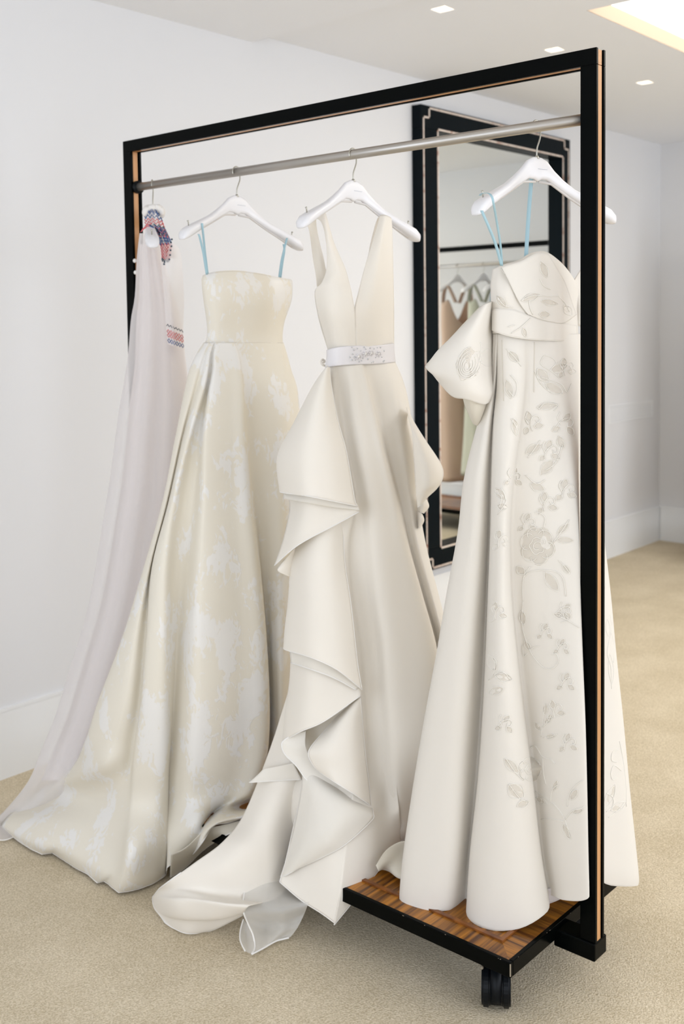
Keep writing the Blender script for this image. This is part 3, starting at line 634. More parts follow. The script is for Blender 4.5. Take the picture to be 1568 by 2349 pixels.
# upper cascade tier
fl('flounce', [[(752, 838, .13), (748, 842, .15), (750, 842, .155), (753, 842, .15), (756, 843, .14)],
    [(732, 885, .10), (717, 886, .13), (730, 884, .165), (745, 882, .17), (759, 880, .15)],
    [(695, 971, .06), (673, 971, .11), (705, 968, .185), (742, 965, .19), (774, 962, .155)],
    [(660, 1045, .04), (636, 1046, .10), (690, 1042, .20), (748, 1038, .205), (794, 1036, .16)],
    [(660, 1118, .04), (641, 1122, .11), (695, 1128, .215), (757, 1136, .215), (812, 1140, .165)],
    [(662, 1122, .04), (643, 1129, .12), (705, 1138, .225), (765, 1150, .22), (819, 1161, .17)]], edges=('bottom', 'right'))
fl('flounce_lip', [[(650, 1124, .10), (705, 1134, .19), (765, 1144, .19), (818, 1155, .16)], [(650, 1142, .11), (700, 1152, .19), (764, 1163, .19), (824, 1170, .17)], [(652, 1144, .10), (700, 1149, .17), (764, 1160, .17), (818, 1166, .15)]], M_organza2)
fl('flounce', [[(656, 1128, .08), (700, 1135, .16), (760, 1145, .16), (818, 1158, .15)],
    [(664, 1164, .08), (700, 1170, .165), (762, 1172, .17), (821, 1167, .16)],
    [(650, 1235, .11), (690, 1222, .17), (764, 1192, .175), (822, 1171, .162)],
    [(629, 1297, .14), (684, 1250, .18), (769, 1204, .18), (823, 1174, .165)]])
fl('flounce_lip', [[(676, 1256, .13), (660, 1275, .12), (640, 1300, .11)], [(676, 1275, .11), (665, 1295, .11), (638, 1311, .12)], [(672, 1300, .10), (668, 1318, .10), (669, 1325, .10)]], M_crepe)
fl('flounce', [[(690, 1215, .07), (676, 1225, .10), (712, 1218, .15), (752, 1200, .16), (786, 1188, .13)],
    [(688, 1290, .06), (667, 1290, .10), (706, 1290, .165), (752, 1290, .175), (790, 1286, .14)],
    [(680, 1380, .06), (660, 1385, .10), (706, 1383, .175), (758, 1380, .185), (803, 1375, .15)],
    [(672, 1440, .06), (654, 1440, .10), (706, 1450, .18), (764, 1452, .19), (811, 1442, .155)],
    [(670, 1465, .06), (652, 1470, .105), (708, 1484, .185), (768, 1500, .195), (820, 1524, .16)],
    [(668, 1480, .06), (651, 1489, .11), (712, 1508, .19), (772, 1536, .20), (830, 1582, .17)]], edges=('bottom', 'right'))
fl('flounce_lip', [[(664, 1494, .11), (712, 1505, .165), (768, 1530, .175), (828, 1575, .16)], [(667, 1520, .11), (712, 1535, .165), (766, 1555, .175), (817, 1583, .165)]], M_organza2, r=.0018)
fl('flounce', [[(690, 1495, .05), (667, 1500, .08), (710, 1515, .145), (765, 1540, .155), (824, 1572, .14)],
    [(680, 1560, .05), (664, 1565, .08), (706, 1575, .15), (765, 1580, .16), (828, 1586, .15)],
    [(672, 1640, .05), (653, 1640, .08), (696, 1630, .15), (750, 1620, .165), (827, 1592, .155)],
    [(668, 1690, .05), (647, 1702, .09), (690, 1678, .155), (744, 1654, .17), (826, 1596, .157)]])
fl('flounce', [[(800, 1618, .13), (812, 1610, .14), (822, 1603, .14), (826, 1600, .14)], [(744, 1677, .14), (775, 1665, .16), (808, 1658, .155), (831, 1660, .13)],
    [(708, 1722, .16), (755, 1722, .185), (805, 1728, .175), (838, 1735, .14)], [(716, 1752, .165), (760, 1762, .19), (812, 1775, .18), (845, 1790, .14)],
    [(733, 1771, .17), (777, 1800, .20), (820, 1827, .185), (851, 1849, .15)]], edges=('bottom', 'right', 'left'))
fl('flounce_lip', [[(677, 1682, .12), (690, 1680, .12), (701, 1676, .12)], [(652, 1698, .12), (676, 1702, .125), (700, 1706, .13)], [(646, 1710, .125), (676, 1718, .13), (706, 1726, .135)],
    [(654, 1731, .13), (684, 1738, .135), (712, 1746, .14)], [(679, 1756, .14), (706, 1763, .145), (733, 1770, .15)], [(699, 1784, .15), (735, 1790, .155), (775, 1797, .16)],
    [(716, 1799, .155), (765, 1812, .16), (815, 1824, .16)], [(755, 1818, .155), (800, 1832, .16), (848, 1846, .15)]], M_organza2, edges=('left',), r=.002)
fl('flounce', [[(690, 1735, .10), (716, 1760, .13), (770, 1800, .14), (848, 1842, .13)],
    [(693, 1790, .14), (725, 1812, .18), (790, 1838, .20), (856, 1866, .17)],
    [(680, 1872, .14), (715, 1880, .20), (780, 1888, .225), (850, 1884, .18)],
    [(668, 1925, .14), (700, 1930, .205), (748, 1935, .23), (790, 1938, .22)],
    [(655, 1974, .14), (675, 1974, .19), (704, 1972, .21), (735, 1968, .215)],
    [(643, 2010, .15), (653, 2009, .17), (668, 2001, .185), (685, 1991, .19)]], M_organza2, edges=('bottom', 'right'))
fl('flounce_lip', [[(604, 1764, .05), (640, 1757, .07), (672, 1750, .09)], [(588, 1780, .05), (636, 1775, .07), (682, 1770, .09)], [(571, 1795, .05), (632, 1791, .07), (691, 1788, .09)]], M_organza2)
# right-hand cascade against the mirror
fl('flounce', [[(932, 935, .02), (937, 940, .015), (940, 948, -.02)], [(938, 962, .05), (944, 963, .04), (948, 967, .0)], [(945, 1000, .06), (960, 1003, .06), (974, 1009, .0)],
    [(949, 1060, .06), (980, 1062, .07), (1010, 1064, .0)], [(952, 1110, .06), (984, 1112, .07), (1015, 1094, .0)], [(954, 1135, .06), (978, 1130, .06), (1003, 1118, .0)], [(957, 1163, .05), (966, 1157, .05), (981, 1139, .0)]], edges=('bottom', 'right'))
fl('flounce_lip', [[(955, 1140, .0), (968, 1142, .02), (978, 1146, -.02)], [(956, 1160, .0), (970, 1158, .03), (983, 1162, -.02)], [(958, 1178, .0), (966, 1176, .02), (972, 1177, -.02)]])
fl('flounce_lip', [[(956, 1172, .0), (963, 1176, .02), (968, 1180, -.02)], [(957, 1190, .0), (965, 1190, .03), (972, 1194, -.02)], [(958, 1212, .0), (961, 1210, .02), (964, 1210, -.02)]])
# train lying on the carpet
tr = [[(660, 1590, -.02), (670, 1592, .0), (682, 1595, .02), (694, 1598, .03), (710, 1600, .03)],
      [(618, 1721, .0), (640, 1727, .03), (660, 1730, .05), (682, 1735, .06), (705, 1740, .04)],
      [(561, 1864, .06), (592, 1872, .10), (622, 1880, .11), (656, 1884, .09), (700, 1888, .05)],
      [(512, 1930, .13), (556, 1945, .16), (600, 1955, .15), (640, 1958, .12), (700, 1955, .06)],
      [(448, 1978, .15), (505, 1998, .18), (562, 2015, .175), (612, 2014, .15), (670, 2010, .10)],
      [(387, 2022, .145), (446, 2036, .175), (508, 2052, .185), (565, 2058, .18), (640, 2056, .13)],
      [(360, 2044, (.07,)), (410, 2048, (.115,)), (470, 2062, (.125,)), (525, 2075, (.125,)), (575, 2078, (.12,))],
      [(350, 2062, (.025,)), (392, 2078, (.085,)), (445, 2090, (.09,)), (505, 2098, (.09,)), (560, 2090, (.095,))],
      [(356, 2084, (.010,)), (392, 2104, (.04,)), (440, 2116, (.045,)), (505, 2114, (.045,)), (558, 2094, (.08,))],
      [(379, 2117, (.008,)), (400, 2130, (.008,)), (432, 2141, (.008,)), (485, 2134, (.008,)), (556, 2099, (.06,))]]
sT = Sheet(FC, tr, ku=8, kv=6)
# soft wrinkles where the train turns over
for j, r_ in enumerate(sT.g):
    v_ = j / (sT.nv - 1)
    if v_ > .62:
        for i, p_ in enumerate(r_):
            u_ = i / (sT.nu - 1); k = (v_ - .62) / .38
            p_.z = max(.006, p_.z + .010 * k * (1 - k) * 4 * math.sin(11 * v_ * 3.1 + 4 * u_) * (.3 + u_ * (1 - u_) * 3))
oT = sT.mesh('train', M_crepe, GC); band('hem_binding', [sT.edge('bottom'), sT.edge('left')[len(sT.g) // 2:]], .0018, M_hemband, oT)
# organza tail beside it
ot = [[(575, 1985, .13), (612, 1985, .12), (655, 1985, .09), (700, 1990, .06), (735, 1995, .06)],
      [(562, 2038, .165), (600, 2038, .165), (648, 2036, .14), (695, 2036, .125), (722, 2038, .13)],
      [(557, 2085, (.10,)), (598, 2090, (.09,)), (645, 2085, (.10,)), (684, 2078, (.10,)), (708, 2070, (.11,))],
      [(568, 2118, (.06,)), (606, 2122, (.03,)), (645, 2118, (.05,)), (680, 2105, (.05,)), (697, 2098, (.06,))],
      [(580, 2145, (.035,)), (610, 2148, (.018,)), (640, 2142, (.03,)), (665, 2132, (.03,)), (682, 2128, (.03,))],
      [(584, 2172, (.015,)), (604, 2170, (.012,)), (630, 2158, (.012,)), (650, 2148, (.012,)), (668, 2147, (.012,))],
      [(577, 2189, (.009,)), (602, 2176, (.009,)), (632, 2159, (.009,)), (650, 2154, (.009,)), (662, 2151, (.009,))]]
sO = fl('organza_tail', ot, M_organza, edges=('left', 'bottom'), r=.0022, thick=0, kv=6)
fl('organza_tail', [[(558, 2108, (.05,)), (565, 2118, (.04,)), (574, 2130, (.05,))], [(551, 2135, (.03,)), (566, 2142, (.02,)), (580, 2150, (.03,))], [(551, 2158, (.02,)), (566, 2164, (.01,)), (583, 2170, (.02,))], [(562, 2182, (.01,)), (570, 2186, (.009,)), (578, 2188, (.009,))]], M_organza, edges=('left',), r=.0018, thick=0)

# ------------------------------------------------------------------ gown D: draped strapless gown with embroidery
FD = Frame(1.995, YH['d']); pcd = 1233
GD = empty('wedding_gown', 'cream draped gown with beaded floral embroidery and off-shoulder sleeves, nearest on the rack', 'dress')
def rd(py, pxs, offs, **k): return row(FD, pcd, py, pxs, offs, **k)
TD = .75
z9 = [0] * 9
rows = [rd(0, [1131, 1140, 1160, 1188, 1218, 1250, 1280, 1303, 1318], [0] * 9, tilt=TD, b=.05, pys=[620, 613, 605, 597, 580, 577.5, 597, 622, 650]),
        rd(0, [1126.5, 1137, 1160, 1188, 1218, 1250, 1284, 1310, 1324], [0, .4, .2, .6, .3, .8, .6, .3, 0], tilt=TD, b=.068, pys=[655, 650, 642, 636, 628, 626, 640, 655, 670]),
        rd(0, [1127, 1138, 1160, 1188, 1218, 1250, 1284, 1310, 1324], [0, .5, .9, .3, .9, .6, 1.0, .3, 0], tilt=TD, b=.072, pys=[690, 688, 684, 682, 680, 678, 682, 690, 700]),
        rd(0, [1129, 1140, 1162, 1189, 1218, 1250, 1284, 1310, 1324], [0, .2, .1, .3, .2, .5, .3, .2, 0], tilt=TD, b=.070, pys=[725, 723, 722, 724, 728, 734, 738, 742, 745]),
        rd(0, [1131, 1141, 1162, 1189, 1218, 1250, 1284, 1310, 1324], [0] * 9, tilt=TD, b=.068, pys=[765, 765, 766, 767, 768, 770, 772, 774, 776])]
sDb = Sheet(FD, rows, closed=True, back=.09, ku=5, kv=6); oDb = sDb.mesh('bodice', M_mikado, GD)
# diagonal overlap folds across the bust and the draped waistband
def fd(name, rows, m=M_mikado, edges=('bottom',), ku=6, kv=5, r=.0011, par=None, thick=.0018):
    s_ = Sheet(FD, rows, ku=ku, kv=kv); o_ = s_.mesh(name, m, par or GD, thick)
    if edges: band('hem_binding', [s_.edge(e) for e in edges], r, m, o_)
    return s_
def wr(px, extra=0.0):   # offset of a skin lying just over the bodice
    lo, hi = 1126.5, 1325; u = 2 * (px - lo) / (hi - lo) - 1
    return .070 * math.sqrt(max(0, 1 - u * u)) - TD * (px - pcd) * FD.D / FPX + .006 + extra
def over(pts, e=0.0): return [(x, y, wr(x, e)) for x, y in pts]
sWb = fd('waistband', [over([(1127.5, 712), (1140, 709), (1175, 711), (1212, 724), (1250, 736), (1290, 742), (1322, 747)]), over([(1128, 735), (1141, 736), (1175, 740), (1212, 750), (1250, 757), (1290, 760), (1322, 764)], .003),
    over([(1128, 757), (1141, 763), (1172, 772), (1212, 778), (1250, 780.5), (1288, 782), (1321, 783)], .004)], edges=('bottom', 'top'))
sCp = fd('drape', [over([(1150, 612), (1168, 606), (1195, 598), (1230, 580), (1256, 581)]), over([(1165, 640), (1190, 650), (1215, 655), (1245, 650), (1283, 626)], .004), over([(1180, 672), (1205, 690), (1232, 700), (1265, 690), (1298, 656)], .005),
    over([(1195, 700), (1222, 718), (1252, 728), (1285, 722), (1312, 697)], .004), over([(1212, 722), (1235, 731), (1262, 738), (1292, 741), (1321, 722)], .002)], edges=('left', 'right'))
# off-the-shoulder sleeve falling at the left
sSl = fd('sleeve', [[(1129, 691, wr(1129) - .01), (1120, 695, .125), (1110, 699, .13), (1104, 703, .12), (1100, 706, .09)],
    [(1132, 740, .05), (1112, 742, .125), (1092, 738, .15), (1074, 737, .13), (1068, 741, .08)],
    [(1134, 790, .05), (1104, 790, .135), (1070, 780, .165), (1036, 776, .14), (1028, 782, .08)],
    [(1135, 835, .05), (1100, 838, .15), (1056, 826, .18), (1003, 812, .15), (994, 820, .10)],
    [(1137, 872, .05), (1108, 872, .15), (1060, 862, .185), (992, 850, .155), (975.5, 840, .12)],
    [(1137, 896, .06), (1114, 905, .15), (1066, 893, .18), (1015, 876, .155), (985, 850, .12)],
    [(1127, 915, .07), (1110, 926.5, .14), (1070, 915, .17), (1036, 908, .15), (1001, 870, .12)]], edges=('bottom',), ku=6, kv=6)
fd('sleeve_lining', [[(1060, 905, .13), (1075, 910, .14), (1100, 915, .13), (1128, 905, .06)], [(1066, 930, .11), (1080, 935, .13), (1102, 938, .12), (1121, 930, .06)], [(1077, 955, .09), (1086, 960, .11), (1100, 960, .10), (1112, 950, .06)], [(1084, 970, .08), (1089, 975, .08), (1097, 975, .08), (1103, 969, .06)]], M_lining)
rows = [[(1105, 702, .115), (1098, 706, .10)], [(1075, 733, .12), (1062, 744, .11)], [(1042, 768, .13), (1028, 781, .12)], [(1000, 812, .14), (990, 822, .13)], [(978, 838, .13), (977, 840, .12)]]
fd('sleeve_cuff', rows, M_lining, edges=('left',))
fd('sleeve', [[(1311, 652, -.045), (1320, 636, -.08), (1331, 618, -.11), (1336, 612, -.12)], [(1316, 672, -.05), (1327, 662, -.07), (1340, 650, -.10), (1352, 645, -.14)], [(1319, 705, -.05), (1332, 702, -.05), (1344, 700, -.09), (1355, 702, -.15)], [(1320, 745, -.055), (1330, 748, -.06), (1338, 750, -.09), (1344, 750, -.13)]])
# skirt
off = [-1, 3, 3, -4, 4, 8.5, 9.5, 6.5, .5, 6, 9.5, 10.2, 6.6, 2, -4, -12]
rows = []
def rs(py, pxs, amp, tilt, b, w0=0, pys=None, zs=None, o_=off): rows.append(row(FD, pcd, py, pxs, o_, amp=amp * .9, tilt=tilt, b=b, w0=w0, pys=pys, zs=zs))
rs(766, [1133, 1136, 1139, 1141, 1143, 1160, 1180, 1198, 1212, 1255, 1295, 1320, 1322, 1325, 1328, 1331], .02, .72, .066)
rs(800, [1132, 1135, 1138, 1141, 1143, 1160, 1182, 1200, 1213, 1258, 1297, 1323, 1325, 1328, 1332, 1336], .10, .70, .068)
rs(880, [1126, 1130, 1134, 1139, 1142, 1160, 1184, 1200, 1212, 1260, 1300, 1324, 1324, 1329, 1336, 1343], .28, .62, .07)
rs(980, [1095, 1106, 1120, 1129, 1134, 1152, 1176, 1190, 1202, 1258, 1300, 1324, 1323, 1330, 1340, 1352], .42, .5, .07)
rs(1100, [1065, 1085, 1108, 1124, 1129, 1145, 1162, 1174, 1186, 1256, 1300, 1324.5, 1321, 1332, 1346, 1366], .55, .38, .065)
rs(1220, [1051, 1075, 1102, 1122, 1126, 1141, 1156, 1167, 1178, 1255, 1302, 1327, 1320, 1334, 1354, 1382], .68, .28, .055)
rs(1360, [1025, 1056, 1092, 1116, 1121, 1137, 1154, 1170, 1180, 1256, 1304, 1330, 1319, 1338, 1364, 1399], .8, .18, .04)
rs(1500, [1001, 1038, 1080, 1110, 1116, 1135, 1160, 1183, 1191, 1259, 1308, 1335, 1319, 1342, 1374, 1412], .9, .10, .03)
rs(1650, [973, 1018, 1067, 1102, 1109, 1135, 1168, 1200, 1208, 1265, 1314, 1341, 1319, 1346, 1384, 1428], 1.0, .04, .02)
rs(1800, [948, 1000, 1055, 1091, 1098, 1131, 1176, 1218, 1226, 1272, 1320, 1345, 1320, 1350, 1392, 1442], 1.0, 0, .015)
rs(1950, [926, 985, 1045, 1076, 1082, 1125, 1182, 1234, 1242, 1280, 1326, 1348, 1321, 1354, 1402, 1458], 1.0, 0, .01)
rs(2040, [918, 965, 1030, 1069, 1073, 1112, 1188, 1249, 1256, 1290, 1332, 1350, 1322, 1355, 1404, 1464], 1.0, 0, .01, pys=[2030, 2055, 2060, 2055, 2075, 2098, 2094, 2060, 2030, 2038, 2042, 2035, 2000, 1995, 2000, 2012])
rs(2080, [919, 955, 1022, 1067, 1071, 1105, 1190, 1254, 1258, 1290, 1332, 1350, 1322, 1355, 1400, 1463], 1.0, 0, .01, pys=[2060, 2089, 2088, 2079, 2108, 2132, 2129, 2090, 2053, 2063, 2065, 2052, 2016, 2008, 2030, 2028])
sDs = Sheet(FD, rows, closed=True, back=[.09, .10, .12, .14, .16, .17, .18, .18, .18, .18, .17, .15, .15], ku=5, kv=6)
oDs = sDs.mesh('skirt', M_mikado, GD, thick=.002); band('hem_binding', [sDs.g[-1] + [sDs.g[-1][0]]], .0013, M_mikado, oDs)
fd('lining', [[(1238, 2040, .03), (1262, 2038, .02), (1290, 2040, .02)], [(1240, 2062, .03), (1256, 2072, .02), (1288, 2060, .02)]], M_pink)
# seams
def stroke(bm, sheet, pts, r=.0009, k=5, off=.0026):
    pts = smooth_line([Vector((x, y, 0)) for x, y in pts], k); out = []
    for p_ in pts:
        q = sheet.hit(p_.x, p_.y, off)
        if q is not None and (not out or (q - out[-1]).length < .05): out.append(q)
    if len(out) > 2: tube(bm, out, r, 5)
    return out
bm = bmesh.new(); stroke(bm, sDs, [(1225, 785), (1225, 830), (1224, 880), (1224, 900)], .0004); stroke(bm, sDs, [(1150, 780), (1152, 850), (1154, 920)], .0004); obj('seams', bm, M_lining, oDs, True)

# embroidery: beaded outlines and net-filled petals laid on the cloth, one object per spray
def petal_patch(bm, sheet, c, rx, ry, rot, seg=26, off=.0018, wob=.12):
    ring = []; q0 = sheet.hit(c[0], c[1], off)
    if q0 is None: return
    for k in range(seg):
        a = 2 * math.pi * k / seg; rr = 1 + wob * math.sin(5 * a + c[0]); x, y = math.cos(a) * rx * rr, math.sin(a) * ry * rr
        q = sheet.hit(c[0] + x * math.cos(rot) - y * math.sin(rot), c[1] + x * math.sin(rot) + y * math.cos(rot), off)
        if q is None or (q - q0).length > .09: return
        ring.append(bm.verts.new(q))
    cv = bm.verts.new(q0)
    for k in range(seg): bm.faces.new((cv, ring[k], ring[(k + 1) % seg]))
def oval(c, rx, ry, rot, a0=0, a1=360, n=14, wob=0.0, ph=0):
    out = []
    for k in range(n + 1):
        a = math.radians(a0 + (a1 - a0) * k / n); rr = 1 + wob * math.sin(5 * a + ph); x, y = math.cos(a) * rx * rr, math.sin(a) * ry * rr
        out.append((c[0] + x * math.cos(rot) - y * math.sin(rot), c[1] + x * math.sin(rot) + y * math.cos(rot)))
    return out
def leaf(c, l, w, rot):
    pts = []
    for t in (0, .25, .5, .75, 1): pts.append((c[0] + math.cos(rot) * l * t - math.sin(rot) * w * math.sin(math.pi * t), c[1] + math.sin(rot) * l * t + math.cos(rot) * w * math.sin(math.pi * t)))
    for t in (.75, .5, .25, 0): pts.append((c[0] + math.cos(rot) * l * t + math.sin(rot) * w * math.sin(math.pi * t), c[1] + math.sin(rot) * l * t - math.cos(rot) * w * math.sin(math.pi * t)))
    return pts
def rose(c, r, sheet, par, m=M_thread):
    bm = bmesh.new(); bn = bmesh.new()
    for k in range(6):
        a = k * 60 + 20; cc = (c[0] + math.cos(math.radians(a)) * r * .62, c[1] + math.sin(math.radians(a)) * r * .72)
        stroke(bm, sheet, oval(cc, r * .42, r * .5, math.radians(a), -110, 110, 10), .0008)
    stroke(bm, sheet, oval(c, r * .45, r * .5, .3, 0, 330, 12, .1), .0009); stroke(bm, sheet, oval(c, r * .22, r * .26, .9, 0, 300, 10), .0009)
    petal_patch(bn, sheet, c, r, r * 1.1, 0)
    stems(bm)
    obj('embroidered_rose', bm, m, par, True)
    if len(bn.faces): obj('net_applique', bn, M_net, par, True)
    else: bn.free()
def stems(bm): pass
def spray(strokes, leaves, sheet, par):
    bm = bmesh.new(); bn = bmesh.new()
    for s_ in strokes: stroke(bm, sheet, s_, .0009)
    for c, l, w, rot in leaves:
        stroke(bm, sheet, leaf(c, l, w, rot), .0007); petal_patch(bn, sheet, (c[0] + math.cos(rot) * l / 2, c[1] + math.sin(rot) * l / 2), l * .42, w * .7, rot, wob=0)
    obj('embroidered_spray', bm, M_thread, par, True)
    if len(bn.faces): obj('net_applique', bn, M_net, par, True)
    else: bn.free()
rose((1232, 1252), 38, sDs, oDs)
spray([[(1246, 1212), (1250, 1190), (1240, 1178), (1225, 1176)], [(1268, 1245), (1290, 1215), (1304, 1192)], [(1216, 1300), (1202, 1318), (1198, 1345), (1199, 1378)], [(1199, 1325), (1215, 1312), (1245, 1308), (1275, 1312), (1292, 1330), (1297, 1368)],
       [(1199, 1380), (1196, 1420), (1200, 1450), (1210, 1480), (1222, 1505), (1245, 1530), (1266, 1534), (1280, 1518), (1276, 1500), (1264, 1502)], [(1198, 1480), (1200, 1505), (1208, 1500)], [(1215, 1490), (1226, 1484), (1236, 1482)], [(1280, 1285), (1295, 1300), (1306, 1315)]],
      [((1248, 1312), 55, 12, .95), ((1278, 1225), 34, 7, -.75), ((1275, 1238), 40, 8, .05), ((1290, 1295), 26, 6, .9), ((1185, 1300), 24, 9, .8), ((1195, 1400), 34, 8, 1.4), ((1202, 1470), 26, 6, 1.0)], sDs, oDs)
rose((1215, 1765), 24, sDs, oDs)
spray([[(1216, 1715), (1228, 1712), (1243, 1735), (1262, 1742), (1272, 1752)], [(1244, 1740), (1246, 1775), (1252, 1800)], [(1228, 1815), (1250, 1830), (1275, 1850), (1295, 1880), (1308, 1925)], [(1295, 1880), (1312, 1860), (1330, 1856), (1338, 1850)], [(1240, 1880), (1262, 1878), (1290, 1884)],
       [(1300, 1850), (1306, 1820), (1322, 1800), (1336, 1790)], [(1262, 1838), (1266, 1812), (1280, 1800)]],
      [((1290, 1890), 40, 7, 1.1), ((1228, 1830), 30, 7, .5), ((1308, 1835), 28, 7, -1.0), ((1268, 1815), 26, 6, -1.2), ((1312, 1865), 26, 6, -.3)], sDs, oDs)
spray([[(1240, 1690), (1245, 1650), (1250, 1615)], [(1244, 1668), (1260, 1650), (1262, 1640)], [(1245, 1692), (1262, 1690), (1278, 1684)]], [((1248, 1640), 26, 6, -1.4), ((1240, 1675), 22, 6, -2.3), ((1248, 1660), 22, 6, -.7), ((1250, 1692), 24, 6, -.2)], sDs, oDs)
spray([[(1328, 1440), (1305, 1425), (1280, 1412)], [(1296, 1422), (1290, 1405)], [(1300, 1424), (1286, 1428)]], [((1290, 1416), 22, 5, 3.5), ((1300, 1422), 18, 5, -2.0)], sDs, oDs)
spray([[(1262, 900), (1240, 880), (1225, 850)], [(1260, 850), (1275, 830), (1250, 815), (1240, 835), (1262, 850), (1280, 865)], [(1240, 865), (1285, 880), (1300, 900), (1310, 880)], [(1235, 940), (1250, 925), (1280, 930), (1270, 942)]],
      [((1232, 845), 40, 12, .9), ((1262, 850), 40, 11, -.3), ((1250, 880), 46, 12, .5), ((1230, 935), 50, 9, -.15)], sDs, oDs)
spray([[(1170, 860), (1185, 880), (1180, 910), (1165, 895)], [(1172, 960), (1185, 985), (1190, 1015)], [(1160, 800), (1180, 820), (1195, 840)]], [((1165, 805), 36, 9, .8), ((1160, 870), 46, 10, 1.3), ((1178, 960), 40, 8, 1.4)], sDs, oDs)
spray([[(1210, 1050), (1225, 1030), (1238, 1010)], [(1250, 1080), (1275, 1060), (1290, 1020)], [(1205, 1090), (1230, 1110), (1250, 1100)]], [((1205, 1040), 40, 11, -.5), ((1240, 1090), 44, 12, -.9), ((1215, 1110), 36, 10, .4), ((1280, 1000), 30, 9, 1.2)], sDs, oDs)
spray([[(1140, 1180), (1160, 1150), (1150, 1120)], [(1135, 1130), (1150, 1140), (1145, 1165)]], [((1136, 1120), 34, 10, .9), ((1140, 1160), 24, 9, .2)], sDs, oDs)
spray([[(1120, 1560), (1150, 1540), (1170, 1560)], [(1115, 1500), (1135, 1520), (1130, 1550)]], [((1120, 1500), 44, 11, 1.2), ((1135, 1550), 40, 11, .2), ((1120, 1590), 36, 10, -.3)], sDs, oDs)
spray([[(1160, 1740), (1180, 1770), (1200, 1790)], [(1168, 1800), (1190, 1830), (1210, 1840)]], [((1156, 1740), 46, 10, .8), ((1165, 1800), 46, 18, .7), ((1185, 1850), 30, 9, -.4)], sDs, oDs)
# smaller scrolls filling the ground between the large motifs
rnd = random.Random(3)
for cx, cy, q in [(1255, 1150, .9), (1212, 1195, .8), (1300, 1120, .9), (1252, 1445, .7), (1300, 1560, .8), (1275, 1625, .8), (1222, 965, .9), (1298, 965, 1), (1150, 1235, .8), (1142, 1400, .8),
                  (1298, 1395, .7), (1305, 1700, .8), (1160, 1655, .8), (1262, 1030, .9), (1180, 1090, .8), (1300, 840, .8), (1290, 1480, .7)]:
    a = rnd.uniform(-.6, .6); sc = [(cx + q * x * math.cos(a) - q * y * math.sin(a), cy + q * x * math.sin(a) + q * y * math.cos(a)) for x, y in [(-16, 22), (-10, 4), (4, -8), (16, -4), (16, 8), (8, 10), (6, 2)]]
    spray([sc, [(cx - 12 * q, cy + 10 * q), (cx - 20 * q, cy - 6 * q), (cx - 14 * q, cy - 20 * q)]], [((cx - 8 * q, cy + 2 * q), 26 * q, 8 * q, a - 1.2), ((cx + 2 * q, cy + 14 * q), 24 * q, 8 * q, a + .5), ((cx - 14 * q, cy + 16 * q), 20 * q, 7 * q, a + 2.4)], sDs, oDs)
# sprays on the rear panel seen beyond the post
spray([[(1386, 1350), (1392, 1320), (1388, 1290)], [(1398, 1410), (1402, 1440), (1396, 1470), (1392, 1500), (1400, 1530), (1402, 1580)], [(1400, 1450), (1408, 1480), (1406, 1520)]], [((1392, 1420), 40, 5, 1.5), ((1398, 1500), 70, 6, 1.5)], sDs, oDs)
spray([[(1420, 1700), (1428, 1740), (1435, 1800), (1436, 1850)], [(1418, 1720), (1404, 1726), (1402, 1744), (1414, 1748)], [(1424, 1768), (1408, 1756), (1400, 1772), (1404, 1788), (1416, 1784)], [(1432, 1840), (1415, 1860), (1395, 1875)], [(1390, 1820), (1405, 1830), (1404, 1850), (1390, 1862)]], [((1410, 1800), 60, 9, 2.0), ((1400, 1860), 40, 9, -.5)], sDs, oDs)
# bodice and sleeve embroidery
spray([[(1238, 640), (1246, 655), (1262, 664)], [(1195, 690), (1215, 680), (1240, 678), (1265, 680), (1280, 678)], [(1213, 690), (1215, 705), (1222, 722)], [(1280, 680), (1295, 695), (1305, 715)]], [((1240, 600), 40, 9, 1.2), ((1196, 690), 44, 9, -.35), ((1240, 690), 40, 7, .2), ((1235, 720), 26, 8, .1), ((1292, 700), 30, 9, .9)], sCp, oDb)
spray([[(1148, 615), (1158, 630)], [(1140, 680), (1155, 700), (1175, 705)], [(1175, 650), (1190, 665)]], [((1138, 678), 36, 9, .9), ((1165, 640), 40, 9, .5)], sDb, oDb)
spray([[(1172, 765), (1195, 750), (1216, 730)], [(1165, 750), (1180, 745)]], [((1200, 752), 22, 5, 1.3)], sWb, oDb)
bm = bmesh.new()
for k in range(5): stroke(bm, sSl, oval((1076 - k, 832 + k * 2), 26 - k * 5, 38 - k * 7, .35, -60, 250, 16), .0008)
stroke(bm, sSl, [(1101, 785), (1103, 805), (1098, 830), (1090, 855), (1078, 866)], .001); stroke(bm, sSl, [(1104, 810), (1118, 800), (1128, 806)], .0008); stroke(bm, sSl, [(1100, 830), (1116, 840), (1128, 838)], .0008)
bn = bmesh.new(); petal_patch(bn, sSl, (1074, 835), 26, 38, .35); petal_patch(bn, sSl, (1115, 822), 16, 22, .2)
obj('embroidered_rose', bm, M_thread, bpy.data.objects['sleeve'], True); obj('net_applique', bn, M_net, bpy.data.objects['sleeve'], True)
# blue hanging ribbons
def PD(px, py, w): return FD.P(px, py, w)
ribbon('ribbon_loop', [PD(1150, 610, .14), PD(1136, 560, .17), PD(1118, 515, .20), PD(1104, 483, .21)], .0060, M_blue, GD, RT)
ribbon('ribbon_loop', [PD(1151, 610, .13), PD(1147, 560, .16), PD(1139, 510, .20), PD(1132, 470, .245), PD(1128, 452, .25), PD(1120, 443, .235), PD(1106, 443, .20), PD(1100, 448, .18)], .0045, M_blue, GD, RT)
ribbon('ribbon_loop', [PD(1206, 590, -.03), PD(1210, 520, -.03), PD(1215, 450, -.03), PD(1219, 405, -.03)], .0085, M_blue, GD, RT)

